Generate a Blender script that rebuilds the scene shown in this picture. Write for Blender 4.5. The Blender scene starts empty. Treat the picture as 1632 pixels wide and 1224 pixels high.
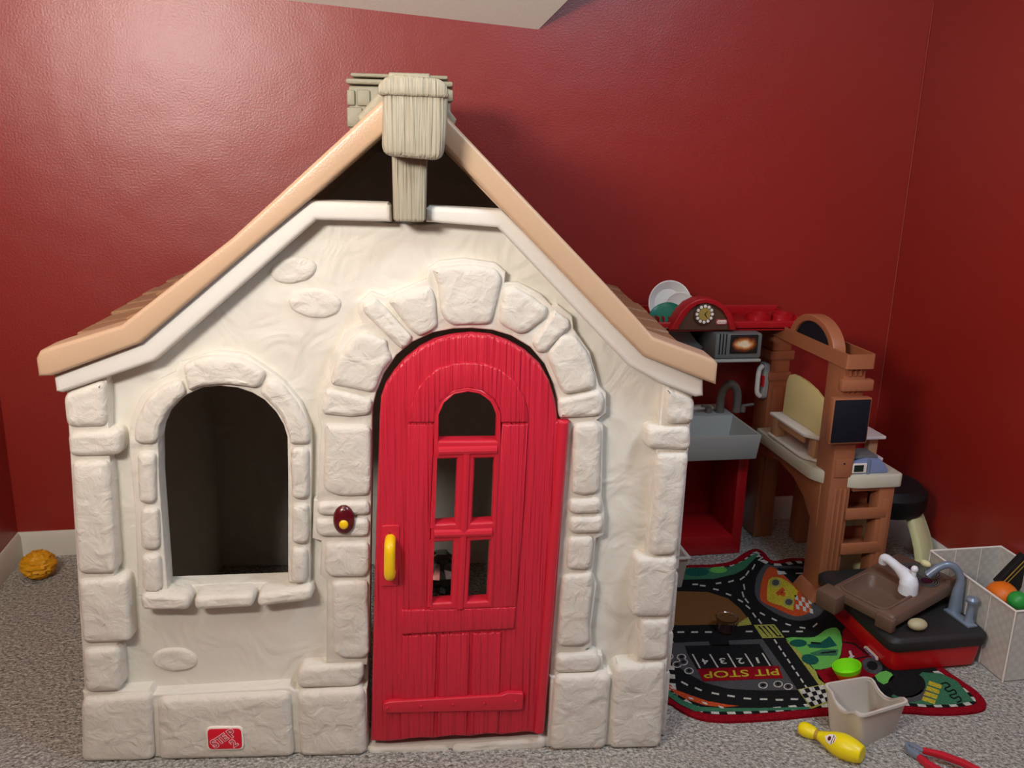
import bpy, bmesh, math, random
from mathutils import Vector, Matrix, noise, geometry
random.seed(11)
R = math.radians
sc = bpy.context.scene
col = sc.collection

# ------------------------------------------------------------------ camera
IW, IH, FPX = 1632.0, 1224.0, 1435.17
YAW, PITCH, ROLL, CAMZ = R(10.4734), R(15.248), R(1.5117), 1.45
fw = Vector((math.sin(YAW) * math.cos(PITCH), math.cos(YAW) * math.cos(PITCH), -math.sin(PITCH)))
r0 = Vector((math.cos(YAW), -math.sin(YAW), 0)); u0 = r0.cross(fw)
rt = math.cos(ROLL) * r0 + math.sin(ROLL) * u0
up = -math.sin(ROLL) * r0 + math.cos(ROLL) * u0
CAM = Vector((0, 0, CAMZ))
cd = bpy.data.cameras.new('camera'); co = bpy.data.objects.new('camera', cd); col.objects.link(co)
cd.sensor_fit = 'HORIZONTAL'; cd.sensor_width = 36; cd.lens = 36 * FPX / IW; cd.clip_start = 0.02
co.matrix_world = Matrix(((rt.x, up.x, -fw.x, 0), (rt.y, up.y, -fw.y, 0), (rt.z, up.z, -fw.z, CAMZ), (0, 0, 0, 1)))
sc.camera = co

# ------------------------------------------------------------------ world, lights, exposure
wd = bpy.data.worlds.new('room_light'); sc.world = wd; wd.use_nodes = True
wd.node_tree.nodes['Background'].inputs[0].default_value = (0.90, 0.95, 1.0, 1)
wd.node_tree.nodes['Background'].inputs[1].default_value = 0.02
def area(name, loc, target, sx, sy, watts, rgb):
    l = bpy.data.lights.new(name, 'AREA'); l.shape = 'RECTANGLE'; l.size = sx; l.size_y = sy
    l.energy = watts; l.color = rgb
    o = bpy.data.objects.new(name, l); col.objects.link(o); o.location = loc
    o.rotation_euler = (Vector(target) - Vector(loc)).to_track_quat('-Z', 'Y').to_euler()
    return o
area('window_daylight_warm', (-0.92, 0.30, 1.95), (-0.2, 2.2, 2.80), 0.5, 0.34, 58, (1.0, 0.965, 0.88))
area('added_cool_overhead', (1.35, 0.95, 2.53), (1.35, 1.2, 0.0), 0.6, 0.8, 33, (0.64, 0.83, 1.0))  # no known skylight: cool area light added overhead, keeping its sheen off the wall
sc.view_settings.view_transform = 'Standard'; sc.view_settings.look = 'None'
sc.view_settings.gamma = 1.0; sc.view_settings.use_curve_mapping = False
sc.view_settings.exposure = -0.1

# ------------------------------------------------------------------ pixel rays -> points on real planes
def ray(x, y): return (x - IW / 2) / FPX * rt - (y - IH / 2) / FPX * up + fw
def F(x, y, z=0.0): d = ray(x, y); return CAM + d * ((z - CAMZ) / d.z)
def YP(x, y, Y): d = ray(x, y); return CAM + d * (Y / d.y)
def XP(x, y, X): d = ray(x, y); return CAM + d * (X / d.x)
HA = R(-6.0)
HU = Vector((math.cos(HA), math.sin(HA), 0)); HN = Vector((-math.sin(HA), math.cos(HA), 0))
HO = F(1055, 1192) - 0.69 * HU
def HP(x, y, d=0.0):            # house-front plane at local depth d -> (x, z)
    r = ray(x, y); p = CAM + r * (((HO - CAM).dot(HN) + d) / r.dot(HN))
    return ((p - HO).dot(HU), p.z)
def HPL(pts, d=0.0): return [HP(a, b, d) for a, b in pts]

# ------------------------------------------------------------------ materials
def lin(c): return tuple(((v / 255) / 12.92 if v / 255 <= 0.04045 else ((v / 255 + 0.055) / 1.055) ** 2.4) for v in c) + (1.0,)
MATS = {}
def mat(name, rgb, rough=0.5, spec=0.5, bump=None, var=None, stretch=(1, 1, 1), metal=0.0, trans=0.0, dist=0.0, alpha=None):
    if name in MATS: return MATS[name]
    m = bpy.data.materials.new(name); m.use_nodes = True; MATS[name] = m
    nt = m.node_tree; b = nt.nodes['Principled BSDF']; L = nt.links
    b.inputs['Base Color'].default_value = lin(rgb); b.inputs['Roughness'].default_value = rough
    b.inputs['Specular IOR Level'].default_value = spec; b.inputs['Metallic'].default_value = metal
    if trans: b.inputs['Transmission Weight'].default_value = trans
    if alpha is not None: b.inputs['Alpha'].default_value = alpha
    tc = nt.nodes.new('ShaderNodeTexCoord'); mp = nt.nodes.new('ShaderNodeMapping')
    mp.inputs['Scale'].default_value = stretch; L.new(tc.outputs['Object'], mp.inputs['Vector'])
    if var:                       # (scale, second colour, detail)
        n = nt.nodes.new('ShaderNodeTexNoise'); n.inputs['Scale'].default_value = var[0]; n.inputs['Detail'].default_value = var[2] if len(var) > 2 else 3
        rp = nt.nodes.new('ShaderNodeValToRGB'); rp.color_ramp.elements[0].position = 0.36; rp.color_ramp.elements[1].position = 0.64
        rp.color_ramp.elements[0].color = lin(rgb); rp.color_ramp.elements[1].color = lin(var[1])
        L.new(mp.outputs[0], n.inputs['Vector']); L.new(n.outputs['Fac'], rp.inputs[0]); L.new(rp.outputs[0], b.inputs['Base Color'])
    if bump:                      # list of (scale, strength, detail)
        prev = None
        for s, st, de in bump:
            n = nt.nodes.new('ShaderNodeTexNoise'); n.inputs['Scale'].default_value = s; n.inputs['Detail'].default_value = de
            n.inputs['Distortion'].default_value = dist
            L.new(mp.outputs[0], n.inputs['Vector'])
            bp = nt.nodes.new('ShaderNodeBump'); bp.inputs['Strength'].default_value = 1.0; bp.inputs['Distance'].default_value = st
            L.new(n.outputs['Fac'], bp.inputs['Height'])
            if prev: L.new(prev.outputs[0], bp.inputs['Normal'])
            prev = bp
        L.new(prev.outputs[0], b.inputs['Normal'])
    return m

M_WALL = mat('red_wall_paint', (150, 35, 26), 0.385, 0.80, bump=[(160, 0.0006, 2), (7, 0.002, 1)])
M_CEIL = mat('white_ceiling_paint', (236, 234, 222), 0.8, 0.2, bump=[(120, 0.0008, 2)])
M_BASE = mat('white_baseboard', (214, 210, 200), 0.4, 0.4)
M_STUC = mat('stucco_plastic', (225, 220, 209), 0.52, 0.35, bump=[(9, 0.010, 2), (420, 0.0006, 2)], dist=1.2)
M_STONE = mat('moulded_stone_plastic', (223, 217, 206), 0.50, 0.35, bump=[(26, 0.007, 3), (420, 0.0006, 2)], dist=0.6)
M_TRIM = mat('pale_trim_plastic', (228, 224, 216), 0.52, 0.35, bump=[(420, 0.0006, 2)])
M_INNER = M_STUC
M_TAN = mat('tan_roof_plastic', (200, 168, 138), 0.33, 0.5, bump=[(300, 0.0004, 2)])
M_SHIN = mat('brown_shingle_plastic', (150, 112, 82), 0.45, 0.4, bump=[(40, 0.006, 3)], stretch=(1, 1, 1))
M_GREY = mat('olive_grey_wood_plastic', (166, 159, 139), 0.5, 0.4, bump=[(7, 0.006, 1)], stretch=(22, 22, 1.0), dist=0.4)
M_GREY2 = mat('olive_grey_plastic', (160, 155, 134), 0.5, 0.4, bump=[(40, 0.003, 2)])
M_DOOR = mat('red_woodgrain_plastic', (206, 38, 60), 0.38, 0.45, bump=[(5, 0.009, 1.5)], stretch=(26, 26, 0.7), dist=0.35)
M_DOORS = mat('red_smooth_plastic', (206, 38, 58), 0.33, 0.45, bump=[(300, 0.0003, 2)])
M_YEL = mat('yellow_plastic', (250, 205, 20), 0.35, 0.5)
M_MAROON = mat('maroon_plastic', (92, 14, 26), 0.22, 0.6)
M_CREAMW = mat('white_vinyl', (245, 236, 226), 0.4, 0.4)
M_BADGE = mat('badge_red', (224, 16, 48), 0.35, 0.4)
M_BADGED = mat('badge_dark_red', (168, 26, 48), 0.35, 0.4)
M_KRED = mat('kitchen_red_plastic', (170, 22, 30), 0.32, 0.5)
M_KRED2 = mat('box_red_plastic', (206, 20, 28), 0.36, 0.5)
M_KBR = mat('kitchen_brown_plastic', (164, 102, 70), 0.36, 0.5, bump=[(200, 0.0004, 2)])
M_KBRD = mat('clock_brown_plastic', (88, 62, 48), 0.45, 0.4)
M_KTAN = mat('tan_post_plastic', (206, 158, 118), 0.4, 0.4)
M_KWHITE = mat('counter_white_plastic', (206, 200, 180), 0.4, 0.4)
M_KSHELF = mat('bright_white_plastic', (236, 228, 220), 0.35, 0.4)
M_KGREY = mat('sink_grey_plastic', (164, 166, 162), 0.45, 0.4)
M_KGREYD = mat('appliance_grey_plastic', (104, 108, 108), 0.4, 0.4)
M_FAUC = mat('dark_grey_plastic', (112, 104, 98), 0.4, 0.4)
M_CREAM = mat('cream_board_plastic', (224, 208, 150), 0.5, 0.4)
M_BLACK = mat('black_plastic', (26, 25, 26), 0.55, 0.3)
M_CHALK = mat('chalkboard_navy', (24, 26, 36), 0.75, 0.2, bump=[(120, 0.0008, 2)])
M_WHITEP = mat('white_plastic', (236, 240, 246), 0.35, 0.4)
M_TEAL = mat('teal_plastic', (20, 120, 100), 0.35, 0.4)
M_FROST = mat('frosted_white_plastic', (242, 242, 238), 0.4, 0.4)
M_SILV = mat('silver_blue_plastic', (132, 146, 164), 0.3, 0.5, metal=0.25)
M_BROWN = mat('brown_sink_plastic', (108, 84, 70), 0.42, 0.4, bump=[(150, 0.0006, 2)])
M_CHAR = mat('charcoal_plastic', (42, 40, 40), 0.5, 0.35, bump=[(250, 0.0004, 2)])
M_BEIGE = mat('beige_bin_plastic', (206, 199, 188), 0.42, 0.4)
M_GREEN = mat('lime_plastic', (136, 226, 30), 0.4, 0.4)
M_ORANGE = mat('orange_plastic', (238, 118, 24), 0.45, 0.4)
M_BALLY = mat('mustard_rubber', (226, 160, 26), 0.5, 0.4)
M_GREENB = mat('green_ball_plastic', (50, 158, 66), 0.4, 0.4)
M_PINY = mat('bowling_yellow', (248, 226, 20), 0.35, 0.45)
M_PINB = mat('pin_band', (190, 150, 60), 0.4, 0.4)
M_TONG = mat('tong_red', (196, 36, 52), 0.35, 0.45)
M_LBLUE = mat('register_blue', (124, 138, 176), 0.35, 0.4)
M_CLEAR = mat('clear_plastic', (235, 235, 235), 0.06, 0.5, trans=1.0)
M_FOIL = mat('crumpled_foil', (150, 150, 150), 0.2, 0.5, metal=1.0)
M_POT = mat('ochre_pot', (176, 104, 30), 0.5, 0.4)
M_CREAMLEG = mat('pale_cream_plastic', (224, 220, 168), 0.5, 0.4)

def carpet_mat():
    m = bpy.data.materials.new('carpet_loop'); m.use_nodes = True; nt = m.node_tree; b = nt.nodes['Principled BSDF']; L = nt.links
    b.inputs['Roughness'].default_value = 0.95; b.inputs['Specular IOR Level'].default_value = 0.1
    tc = nt.nodes.new('ShaderNodeTexCoord')
    v = nt.nodes.new('ShaderNodeTexVoronoi'); v.inputs['Scale'].default_value = 150; L.new(tc.outputs['Object'], v.inputs['Vector'])
    n = nt.nodes.new('ShaderNodeTexNoise'); n.inputs['Scale'].default_value = 95; n.inputs['Detail'].default_value = 5; n.inputs['Roughness'].default_value = 0.75
    L.new(tc.outputs['Object'], n.inputs['Vector'])
    rp = nt.nodes.new('ShaderNodeValToRGB'); e = rp.color_ramp.elements
    e[0].position = 0.34; e[0].color = lin((120, 115, 107)); e[1].position = 0.62; e[1].color = lin((238, 234, 226))
    mid = rp.color_ramp.elements.new(0.48); mid.color = lin((192, 187, 178))
    L.new(n.outputs['Fac'], rp.inputs[0]); L.new(rp.outputs[0], b.inputs['Base Color'])
    ad = nt.nodes.new('ShaderNodeMath'); ad.operation = 'SUBTRACT'; L.new(n.outputs['Fac'], ad.inputs[0]); L.new(v.outputs['Distance'], ad.inputs[1])
    bp = nt.nodes.new('ShaderNodeBump'); bp.inputs['Distance'].default_value = 0.010; L.new(ad.outputs[0], bp.inputs['Height']); L.new(bp.outputs[0], b.inputs['Normal'])
    return m
M_CARPET = carpet_mat()
def rugm(name, c, c2=None): return mat('rug_' + name, c, 0.95, 0.05, bump=[(260, 0.003, 2)], var=(220, c2 or tuple(int(v * 0.8) for v in c), 2))
def woven_mat():
    m = bpy.data.materials.new('woven_strap_white'); m.use_nodes = True; nt = m.node_tree; b = nt.nodes['Principled BSDF']; L = nt.links
    b.inputs['Roughness'].default_value = 0.5
    tc = nt.nodes.new('ShaderNodeTexCoord'); ck = nt.nodes.new('ShaderNodeTexChecker'); ck.inputs['Scale'].default_value = 60
    L.new(tc.outputs['Object'], ck.inputs['Vector'])
    ck.inputs['Color1'].default_value = lin((200, 197, 189)); ck.inputs['Color2'].default_value = lin((192, 188, 180)); L.new(ck.outputs[0], b.inputs['Base Color'])
    bp = nt.nodes.new('ShaderNodeBump'); bp.inputs['Distance'].default_value = 0.0006; L.new(ck.outputs[1], bp.inputs['Height']); L.new(bp.outputs[0], b.inputs['Normal'])
    return m
M_WOVEN = woven_mat()
def food_mat():
    m = bpy.data.materials.new('picture_of_food'); m.use_nodes = True; nt = m.node_tree; b = nt.nodes['Principled BSDF']; L = nt.links
    b.inputs['Roughness'].default_value = 0.4
    tc = nt.nodes.new('ShaderNodeTexCoord'); gr = nt.nodes.new('ShaderNodeTexGradient'); gr.gradient_type = 'SPHERICAL'
    mp = nt.nodes.new('ShaderNodeMapping'); mp.inputs['Location'].default_value = (-0.5, -0.5, -0.5); mp.vector_type = 'TEXTURE'
    mp.inputs['Location'].default_value = (0.5, 0.5, 0.5); mp.inputs['Scale'].default_value = (0.62, 9, 0.5)
    L.new(tc.outputs['Generated'], mp.inputs['Vector']); L.new(mp.outputs[0], gr.inputs['Vector'])
    ns = nt.nodes.new('ShaderNodeTexNoise'); ns.inputs['Scale'].default_value = 60; L.new(tc.outputs['Object'], ns.inputs['Vector'])
    mx = nt.nodes.new('ShaderNodeMath'); mx.operation = 'MULTIPLY_ADD'; mx.inputs[1].default_value = 0.5; L.new(ns.outputs['Fac'], mx.inputs[0]); L.new(gr.outputs['Fac'], mx.inputs[2])
    rp = nt.nodes.new('ShaderNodeValToRGB'); e = rp.color_ramp.elements
    e[0].position = 0.3; e[0].color = lin((30, 26, 24)); e[1].position = 0.95; e[1].color = lin((232, 214, 180))
    k = e.new(0.5); k.color = lin((120, 56, 26)); k = e.new(0.7); k.color = lin((206, 130, 70))
    L.new(mx.outputs[0], rp.inputs[0]); L.new(rp.outputs[0], b.inputs['Base Color'])
    return m
M_FOOD = food_mat()

# ------------------------------------------------------------------ object helpers
MW = {}
def tag(o, label=None, cat=None, group=None, kind=None):
    if label: o['label'] = label
    if cat: o['category'] = cat
    if group: o['group'] = group
    if kind: o['kind'] = kind
    return o
def empty(name, loc, rz=0.0, rot=None):
    o = bpy.data.objects.new(name, None); col.objects.link(o); o.location = loc
    o.empty_display_size = 0.05
    o.rotation_euler = rot if rot else (0, 0, rz)
    MW[o.name] = Matrix.Translation(Vector(loc)) @ o.rotation_euler.to_matrix().to_4x4()
    return o
def link(name, me, m, parent=None, world=False, sharp=35, recenter=True):
    if world and parent is not None:
        me.transform(MW[parent.name].inverted())
    for p in me.polygons: p.use_smooth = True
    me.set_sharp_from_angle(angle=R(sharp))
    o = bpy.data.objects.new(name, me); col.objects.link(o)
    if m: me.materials.append(m)
    if parent is not None:
        o.parent = parent; MW[o.name] = MW[parent.name].copy()
    else:
        if recenter:                               # a thing of one mesh: origin at its base
            xs = [v.co for v in me.vertices]
            c = Vector(((min(v.x for v in xs) + max(v.x for v in xs)) / 2, (min(v.y for v in xs) + max(v.y for v in xs)) / 2, min(v.z for v in xs)))
            me.transform(Matrix.Translation(-c)); o.location = c
            MW[o.name] = Matrix.Translation(c)
        else: MW[o.name] = Matrix.Identity(4)
    return o
class MB:
    def __init__(s): s.v = []; s.f = []
    def add(s, vs, fs):
        n = len(s.v); s.v += [Vector(p) for p in vs]; s.f += [tuple(i + n for i in f) for f in fs]; return s
    def box(s, x0, x1, y0, y1, z0, z1, M=None):
        vs = [Vector((x, y, z)) for z in (z0, z1) for y in (y0, y1) for x in (x0, x1)]
        if M: vs = [M @ p for p in vs]
        return s.add(vs, [(0, 2, 3, 1), (4, 5, 7, 6), (0, 1, 5, 4), (2, 6, 7, 3), (0, 4, 6, 2), (1, 3, 7, 5)])
    def loft(s, rings, cap0=True, cap1=True, closed=True):
        n = len(rings[0]); vs = [p for r in rings for p in r]; fs = []
        for k in range(len(rings) - 1):
            for i in range(n if closed else n - 1):
                j = (i + 1) % n; fs.append((k * n + i, k * n + j, (k + 1) * n + j, (k + 1) * n + i))
        if cap0: fs.append(tuple(reversed(range(n))))
        if cap1: fs.append(tuple((len(rings) - 1) * n + i for i in range(n)))
        return s.add(vs, fs)
    def frus(s, a, za, b, zb):                      # a,b = (x0,x1,y0,y1)
        q = lambda t, z: [Vector((t[0], t[2], z)), Vector((t[1], t[2], z)), Vector((t[1], t[3], z)), Vector((t[0], t[3], z))]
        return s.loft([q(a, za), q(b, zb)])
    def prism(s, poly, a0, a1, ax='y', M=None):     # poly in (x,z) for y, (y,z) for x, (x,y) for z
        g = {'y': lambda p, a: Vector((p[0], a, p[1])), 'x': lambda p, a: Vector((a, p[0], p[1])), 'z': lambda p, a: Vector((p[0], p[1], a))}[ax]
        rg = [[g(p, a0) for p in poly], [g(p, a1) for p in poly]]
        if M: rg = [[M @ p for p in r] for r in rg]
        return s.loft(rg)
    def lathe(s, prof, n=32, M=None, c0=True, c1=True):
        rg = []
        for r, z in prof:
            rg.append([Vector((r * math.cos(2 * math.pi * i / n), r * math.sin(2 * math.pi * i / n), z)) for i in range(n)])
        if M: rg = [[M @ p for p in r] for r in rg]
        return s.loft(rg, c0, c1)
    def tube(s, path, rad, n=12, caps=True):
        path = [Vector(p) for p in path]; rad = rad if isinstance(rad, (list, tuple)) else [rad] * len(path)
        t = [(path[min(i + 1, len(path) - 1)] - path[max(i - 1, 0)]).normalized() for i in range(len(path))]
        ref = Vector((0, 0, 1)) if abs(t[0].z) < 0.9 else Vector((1, 0, 0)); nn = t[0].cross(ref).normalized(); rg = []
        for p, d, r in zip(path, t, rad):
            nn = (nn - d * nn.dot(d)).normalized(); bb = d.cross(nn)
            rg.append([p + r * (math.cos(2 * math.pi * k / n) * nn + math.sin(2 * math.pi * k / n) * bb) for k in range(n)])
        return s.loft(rg, caps, caps)
    def ball(s, c, r, n=20, sq=(1, 1, 1)):
        c = Vector(c); pr = []
        rg = []
        for k in range(1, n // 2):
            a = math.pi * k / (n // 2)
            rg.append([c + Vector((sq[0] * r * math.sin(a) * math.cos(2 * math.pi * i / n), sq[1] * r * math.sin(a) * math.sin(2 * math.pi * i / n), -sq[2] * r * math.cos(a))) for i in range(n)])
        return s.loft(rg)
    def build(s, name, m, parent=None, bev=0.0, world=False, sharp=35, seg=2, recenter=True, sub=0):
        me = bpy.data.meshes.new(name); me.from_pydata([tuple(p) for p in s.v], [], s.f); me.validate()
        bm = bmesh.new(); bm.from_mesh(me)
        bmesh.ops.recalc_face_normals(bm, faces=bm.faces)
        if bev:
            ed = [e for e in bm.edges if len(e.link_faces) == 2 and e.calc_face_angle(0) > R(30)]
            bmesh.ops.bevel(bm, geom=ed, offset=bev, segments=seg, profile=0.5, affect='EDGES', clamp_overlap=True)
        if sub: bmesh.ops.subdivide_edges(bm, edges=bm.edges[:], cuts=sub, use_grid_fill=True)
        bm.to_mesh(me); bm.free()
        return link(name, me, m, parent, world, sharp, recenter)
def smooth_path(pts, k=6):
    pts = [Vector(p) for p in pts]; out = []
    for i in range(len(pts) - 1):
        p0 = pts[max(i - 1, 0)]; p1 = pts[i]; p2 = pts[i + 1]; p3 = pts[min(i + 2, len(pts) - 1)]
        for j in range(k):
            t = j / k
            out.append(0.5 * ((2 * p1) + (p2 - p0) * t + (2 * p0 - 5 * p1 + 4 * p2 - p3) * t * t + (3 * p1 - p0 - 3 * p2 + p3) * t ** 3))
    return out + [pts[-1]]
def lerpn(v, k=6):
    o = []
    for a, b in zip(v, v[1:]): o += [a + (b - a) * j / k for j in range(k)]
    return o + [v[-1]]
def csmooth(poly, k=4):          # closed Catmull-Rom through 2-D points
    n = len(poly); P = [Vector((p[0], p[1])) for p in poly]; out = []
    for i in range(n):
        p0, p1, p2, p3 = P[i - 1], P[i], P[(i + 1) % n], P[(i + 2) % n]
        for j in range(k):
            t = j / k
            out.append(0.5 * ((2 * p1) + (p2 - p0) * t + (2 * p0 - 5 * p1 + 4 * p2 - p3) * t * t + (3 * p1 - p0 - 3 * p2 + p3) * t ** 3))
    return [(p.x, p.y) for p in out]
def ccw(p):
    a = sum(p[i - 1][0] * p[i][1] - p[i][0] * p[i - 1][1] for i in range(len(p)))
    return list(p) if a > 0 else list(reversed(p))
def roundpoly(p, rc, n=3):
    p = [Vector((a[0], a[1])) for a in ccw(p)]; out = []
    for i in range(len(p)):
        a, b, c = p[i - 1], p[i], p[(i + 1) % len(p)]
        d = min(rc, 0.42 * (a - b).length, 0.42 * (c - b).length)
        s_, e_ = b + (a - b).normalized() * d, b + (c - b).normalized() * d
        for k in range(n + 1):
            t = k / n; out.append((1 - t) ** 2 * s_ + 2 * t * (1 - t) * b + t * t * e_)
    return [(q.x, q.y) for q in out]
def offset(p, d):                 # inward for ccw
    n = len(p); o = []
    for i in range(n):
        a, b, c = Vector(p[i - 1]), Vector(p[i]), Vector(p[(i + 1) % n])
        e1 = (b - a); e2 = (c - b)
        if e1.length < 1e-9 or e2.length < 1e-9: o.append((b.x, b.y)); continue
        n1 = Vector((-e1.y, e1.x)).normalized(); n2 = Vector((-e2.y, e2.x)).normalized(); m = n1 + n2
        if m.length < 1e-6: m = n1
        m.normalize(); k = d / max(0.5, m.dot(n1)); q = b + m * k; o.append((q.x, q.y))
    return o
def inpoly(p, poly):
    x, y = p; c = False
    for i in range(len(poly)):
        (x1, y1), (x2, y2) = poly[i - 1], poly[i]
        if (y1 > y) != (y2 > y) and x < (x2 - x1) * (y - y1) / (y2 - y1) + x1: c = not c
    return c
def panel(name, polys, y0, y1, m, parent, bev=0.004, ax='y', world=False, res=2, sharp=35):
    """outline with holes -> solid sheet with rounded front rim, y0 = front, y1 = back"""
    th = abs(y1 - y0); bev = min(bev, th * 0.45); P = []
    for k, p in enumerate(polys):
        p = ccw([(float(a), float(b)) for a, b in p]); P.append(p if k == 0 else p[::-1])
    g = {'y': lambda a, d: Vector((a[0], d, a[1])), 'x': lambda a, d: Vector((d, a[0], a[1])), 'z': lambda a, d: Vector((a[0], a[1], d))}[ax]
    sg = 1 if y1 > y0 else -1; mb = MB()
    lev = [(bev * (1 - math.sin(t)), y0 + sg * bev * (1 - math.cos(t))) for t in [math.pi / 2 * i / (res + 1) for i in range(res + 2)]]
    lev += [(0.0, y1 - sg * bev * 0.5), (bev * 0.5, y1)]
    for p in P: mb.loft([[g(q, d) for q in offset(p, ins)] for ins, d in lev], False, False)
    for ins, d in (lev[0], lev[-1]):
        O = [offset(p, ins) for p in P]; vs = []; ed = []
        for p in O:
            n0 = len(vs); vs += [Vector(q) for q in p]; ed += [(n0 + i, n0 + (i + 1) % len(p)) for i in range(len(p))]
        r = geometry.delaunay_2d_cdt(vs, ed, [], 0, 1e-7); fs = []
        for f in r[2]:
            c = (sum(r[0][i].x for i in f) / 3, sum(r[0][i].y for i in f) / 3)
            if inpoly(c, O[0]) and not any(inpoly(c, h) for h in O[1:]): fs.append(tuple(f))
        mb.add([g((v.x, v.y), d) for v in r[0]], fs)
    me = bpy.data.meshes.new(name); me.from_pydata([tuple(p) for p in mb.v], [], mb.f)
    bm = bmesh.new(); bm.from_mesh(me); bmesh.ops.remove_doubles(bm, verts=bm.verts, dist=1e-6); bmesh.ops.recalc_face_normals(bm, faces=bm.faces); bm.to_mesh(me); bm.free()
    return link(name, me, m, parent, world, sharp)
def text(name, body, size, m, parent, M, ext=0.0006, off=0.0, world=False, sx=1.0):
    cu = bpy.data.curves.new('tmp', 'FONT'); cu.body = body; cu.size = size; cu.align_x = 'CENTER'; cu.align_y = 'CENTER'; cu.extrude = ext; cu.offset = off
    t = bpy.data.objects.new('tmp', cu); col.objects.link(t)
    dg = bpy.context.evaluated_depsgraph_get(); dg.update()
    me = bpy.data.meshes.new_from_object(t.evaluated_get(dg)); me.name = name
    bpy.data.objects.remove(t); bpy.data.curves.remove(cu); me.materials.clear()
    me.transform(M @ Matrix.Diagonal((sx, 1, 1, 1)))
    return link(name, me, m, parent, world)
FRONT = Matrix(((1, 0, 0, 0), (0, 0, -1, 0), (0, 1, 0, 0), (0, 0, 0, 1)))   # text XY -> XZ facing -Y
def ell(cx, cy, rx, ry, n=24, a=0.0):
    return [(cx + rx * math.cos(t) * math.cos(a) - ry * math.sin(t) * math.sin(a), cy + rx * math.cos(t) * math.sin(a) + ry * math.sin(t) * math.cos(a)) for t in [2 * math.pi * i / n for i in range(n)]]
def rect(x0, x1, z0, z1): return [(x0, z0), (x1, z0), (x1, z1), (x0, z1)]

# ------------------------------------------------------------------ the room
YB, XL, XR = 3.125, -1.150, 2.062
def struct(o): o['kind'] = 'structure'; return o
struct(MB().box(XL - 0.15, XR + 0.15, -1.8, YB + 0.15, -0.05, 0.0).build('floor', M_CARPET, recenter=False))
struct(MB().box(XL - 0.1, XR + 0.1, YB, YB + 0.1, 0, 2.55).build('wall_back', M_WALL, recenter=False))
struct(MB().box(XL - 0.1, XL, -1.6, YB, 0, 2.55).build('wall_left', M_WALL, recenter=False))
struct(MB().box(XR, XR + 0.1, -1.6, YB, 0, 2.55).build('wall_right', M_WALL, recenter=False))
cA = YP(455, 0, YB); cB = YP(858, 47, YB); sl = (cB.z - cA.z) / (cB.x - cA.x)
ed = YP(905, 0, 3.0) - cB                       # right edge of the sloping part, up towards the room
gy = (ed.z - sl * ed.x) / ed.y                  # plane z = zB + sl*(x - xB) + gy*(y - YB)
def cz(x, y): return cB.z + sl * (x - cB.x) + gy * (y - YB)
k = (2.55 - cB.z) / ed.z
yl = YB + (2.55 - cB.z - sl * (XL - cB.x)) / gy
cm = MB()
lo = [Vector((XL, YB, cz(XL, YB))), Vector((cB.x, YB, cB.z)), cB + ed * k, Vector((XL, yl, 2.55))]
cm.loft([lo, [Vector((p.x, p.y, 2.6)) for p in lo]]); cm.box(XL - 0.1, XR + 0.1, -1.6, YB + 0.1, 2.56, 2.66)
struct(cm.build('ceiling', M_CEIL, recenter=False))
def baseb(name, poly, a0, a1, ax):
    return struct(MB().prism(poly, a0, a1, ax).build(name, M_BASE, recenter=False))
baseb('baseboard_back', [(YB, 0), (YB - 0.013, 0), (YB - 0.013, 0.078), (YB - 0.006, 0.091), (YB, 0.091)], XL, XR, 'x')
baseb('baseboard_left', [(XL, 0), (XL + 0.013, 0), (XL + 0.013, 0.078), (XL + 0.006, 0.091), (XL, 0.091)], -1.6, YB - 0.013, 'y')
baseb('baseboard_right', [(XR, 0), (XR - 0.013, 0), (XR - 0.013, 0.078), (XR - 0.006, 0.091), (XR, 0.091)], -1.6, YB - 0.013, 'y')

# pale line of cracked paint down the right-hand corner
M_CAULK = mat('cracked_corner_paint', (156, 62, 56), 0.6, 0.3)
struct(MB().tube([(XR - 0.0015, YB - 0.0015, 0.45), (XR - 0.0015, YB - 0.0015, 1.95)], 0.0022, 6).build('trim_1', M_CAULK, recenter=False))
# ------------------------------------------------------------------ playhouse
house = empty('playhouse', HO, HA)
tag(house, 'large beige plastic playhouse with moulded stones, tan gabled roof and red arched door', 'playhouse')
WY, SY = 0.045, 0.008        # stucco surface depth, stone front depth
DEP = 1.06
win_px = [(266, 934), (253, 760), (252, 700), (255, 680), (263, 662), (278, 644), (298, 629), (322, 618), (349, 615), (378, 618), (402, 626), (422, 638), (440, 657), (452, 677), (458, 697), (459, 760), (459, 927)]
door_hole = [(586, 1192), (590, 900), (594, 650), (600, 625), (612, 595), (632, 566), (657, 545), (690, 530), (722, 524), (751, 523), (785, 526), (815, 535), (845, 553), (868, 580), (882, 612), (890, 645), (894, 690), (893, 800), (880, 1000), (869, 1180)]
wall_px = [(106, 640), (106, 618), (247, 560), (420, 400), (505, 336), (622, 356), (680, 358), (800, 347), (900, 452), (1000, 560), (1098, 622), (1104, 645)]
wp = HPL(wall_px, WY); xl0 = HP(140, 1200, WY)[0]; xr0 = HP(1056, 1150, WY)[0]
outer = [(xl0, 0.0)] + wp + [(xr0, 0.0)]
front = panel('front_wall', [outer, HPL(win_px, WY), HPL(door_hole, WY)], WY, WY + 0.05, M_STUC, house, bev=0.005)
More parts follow.
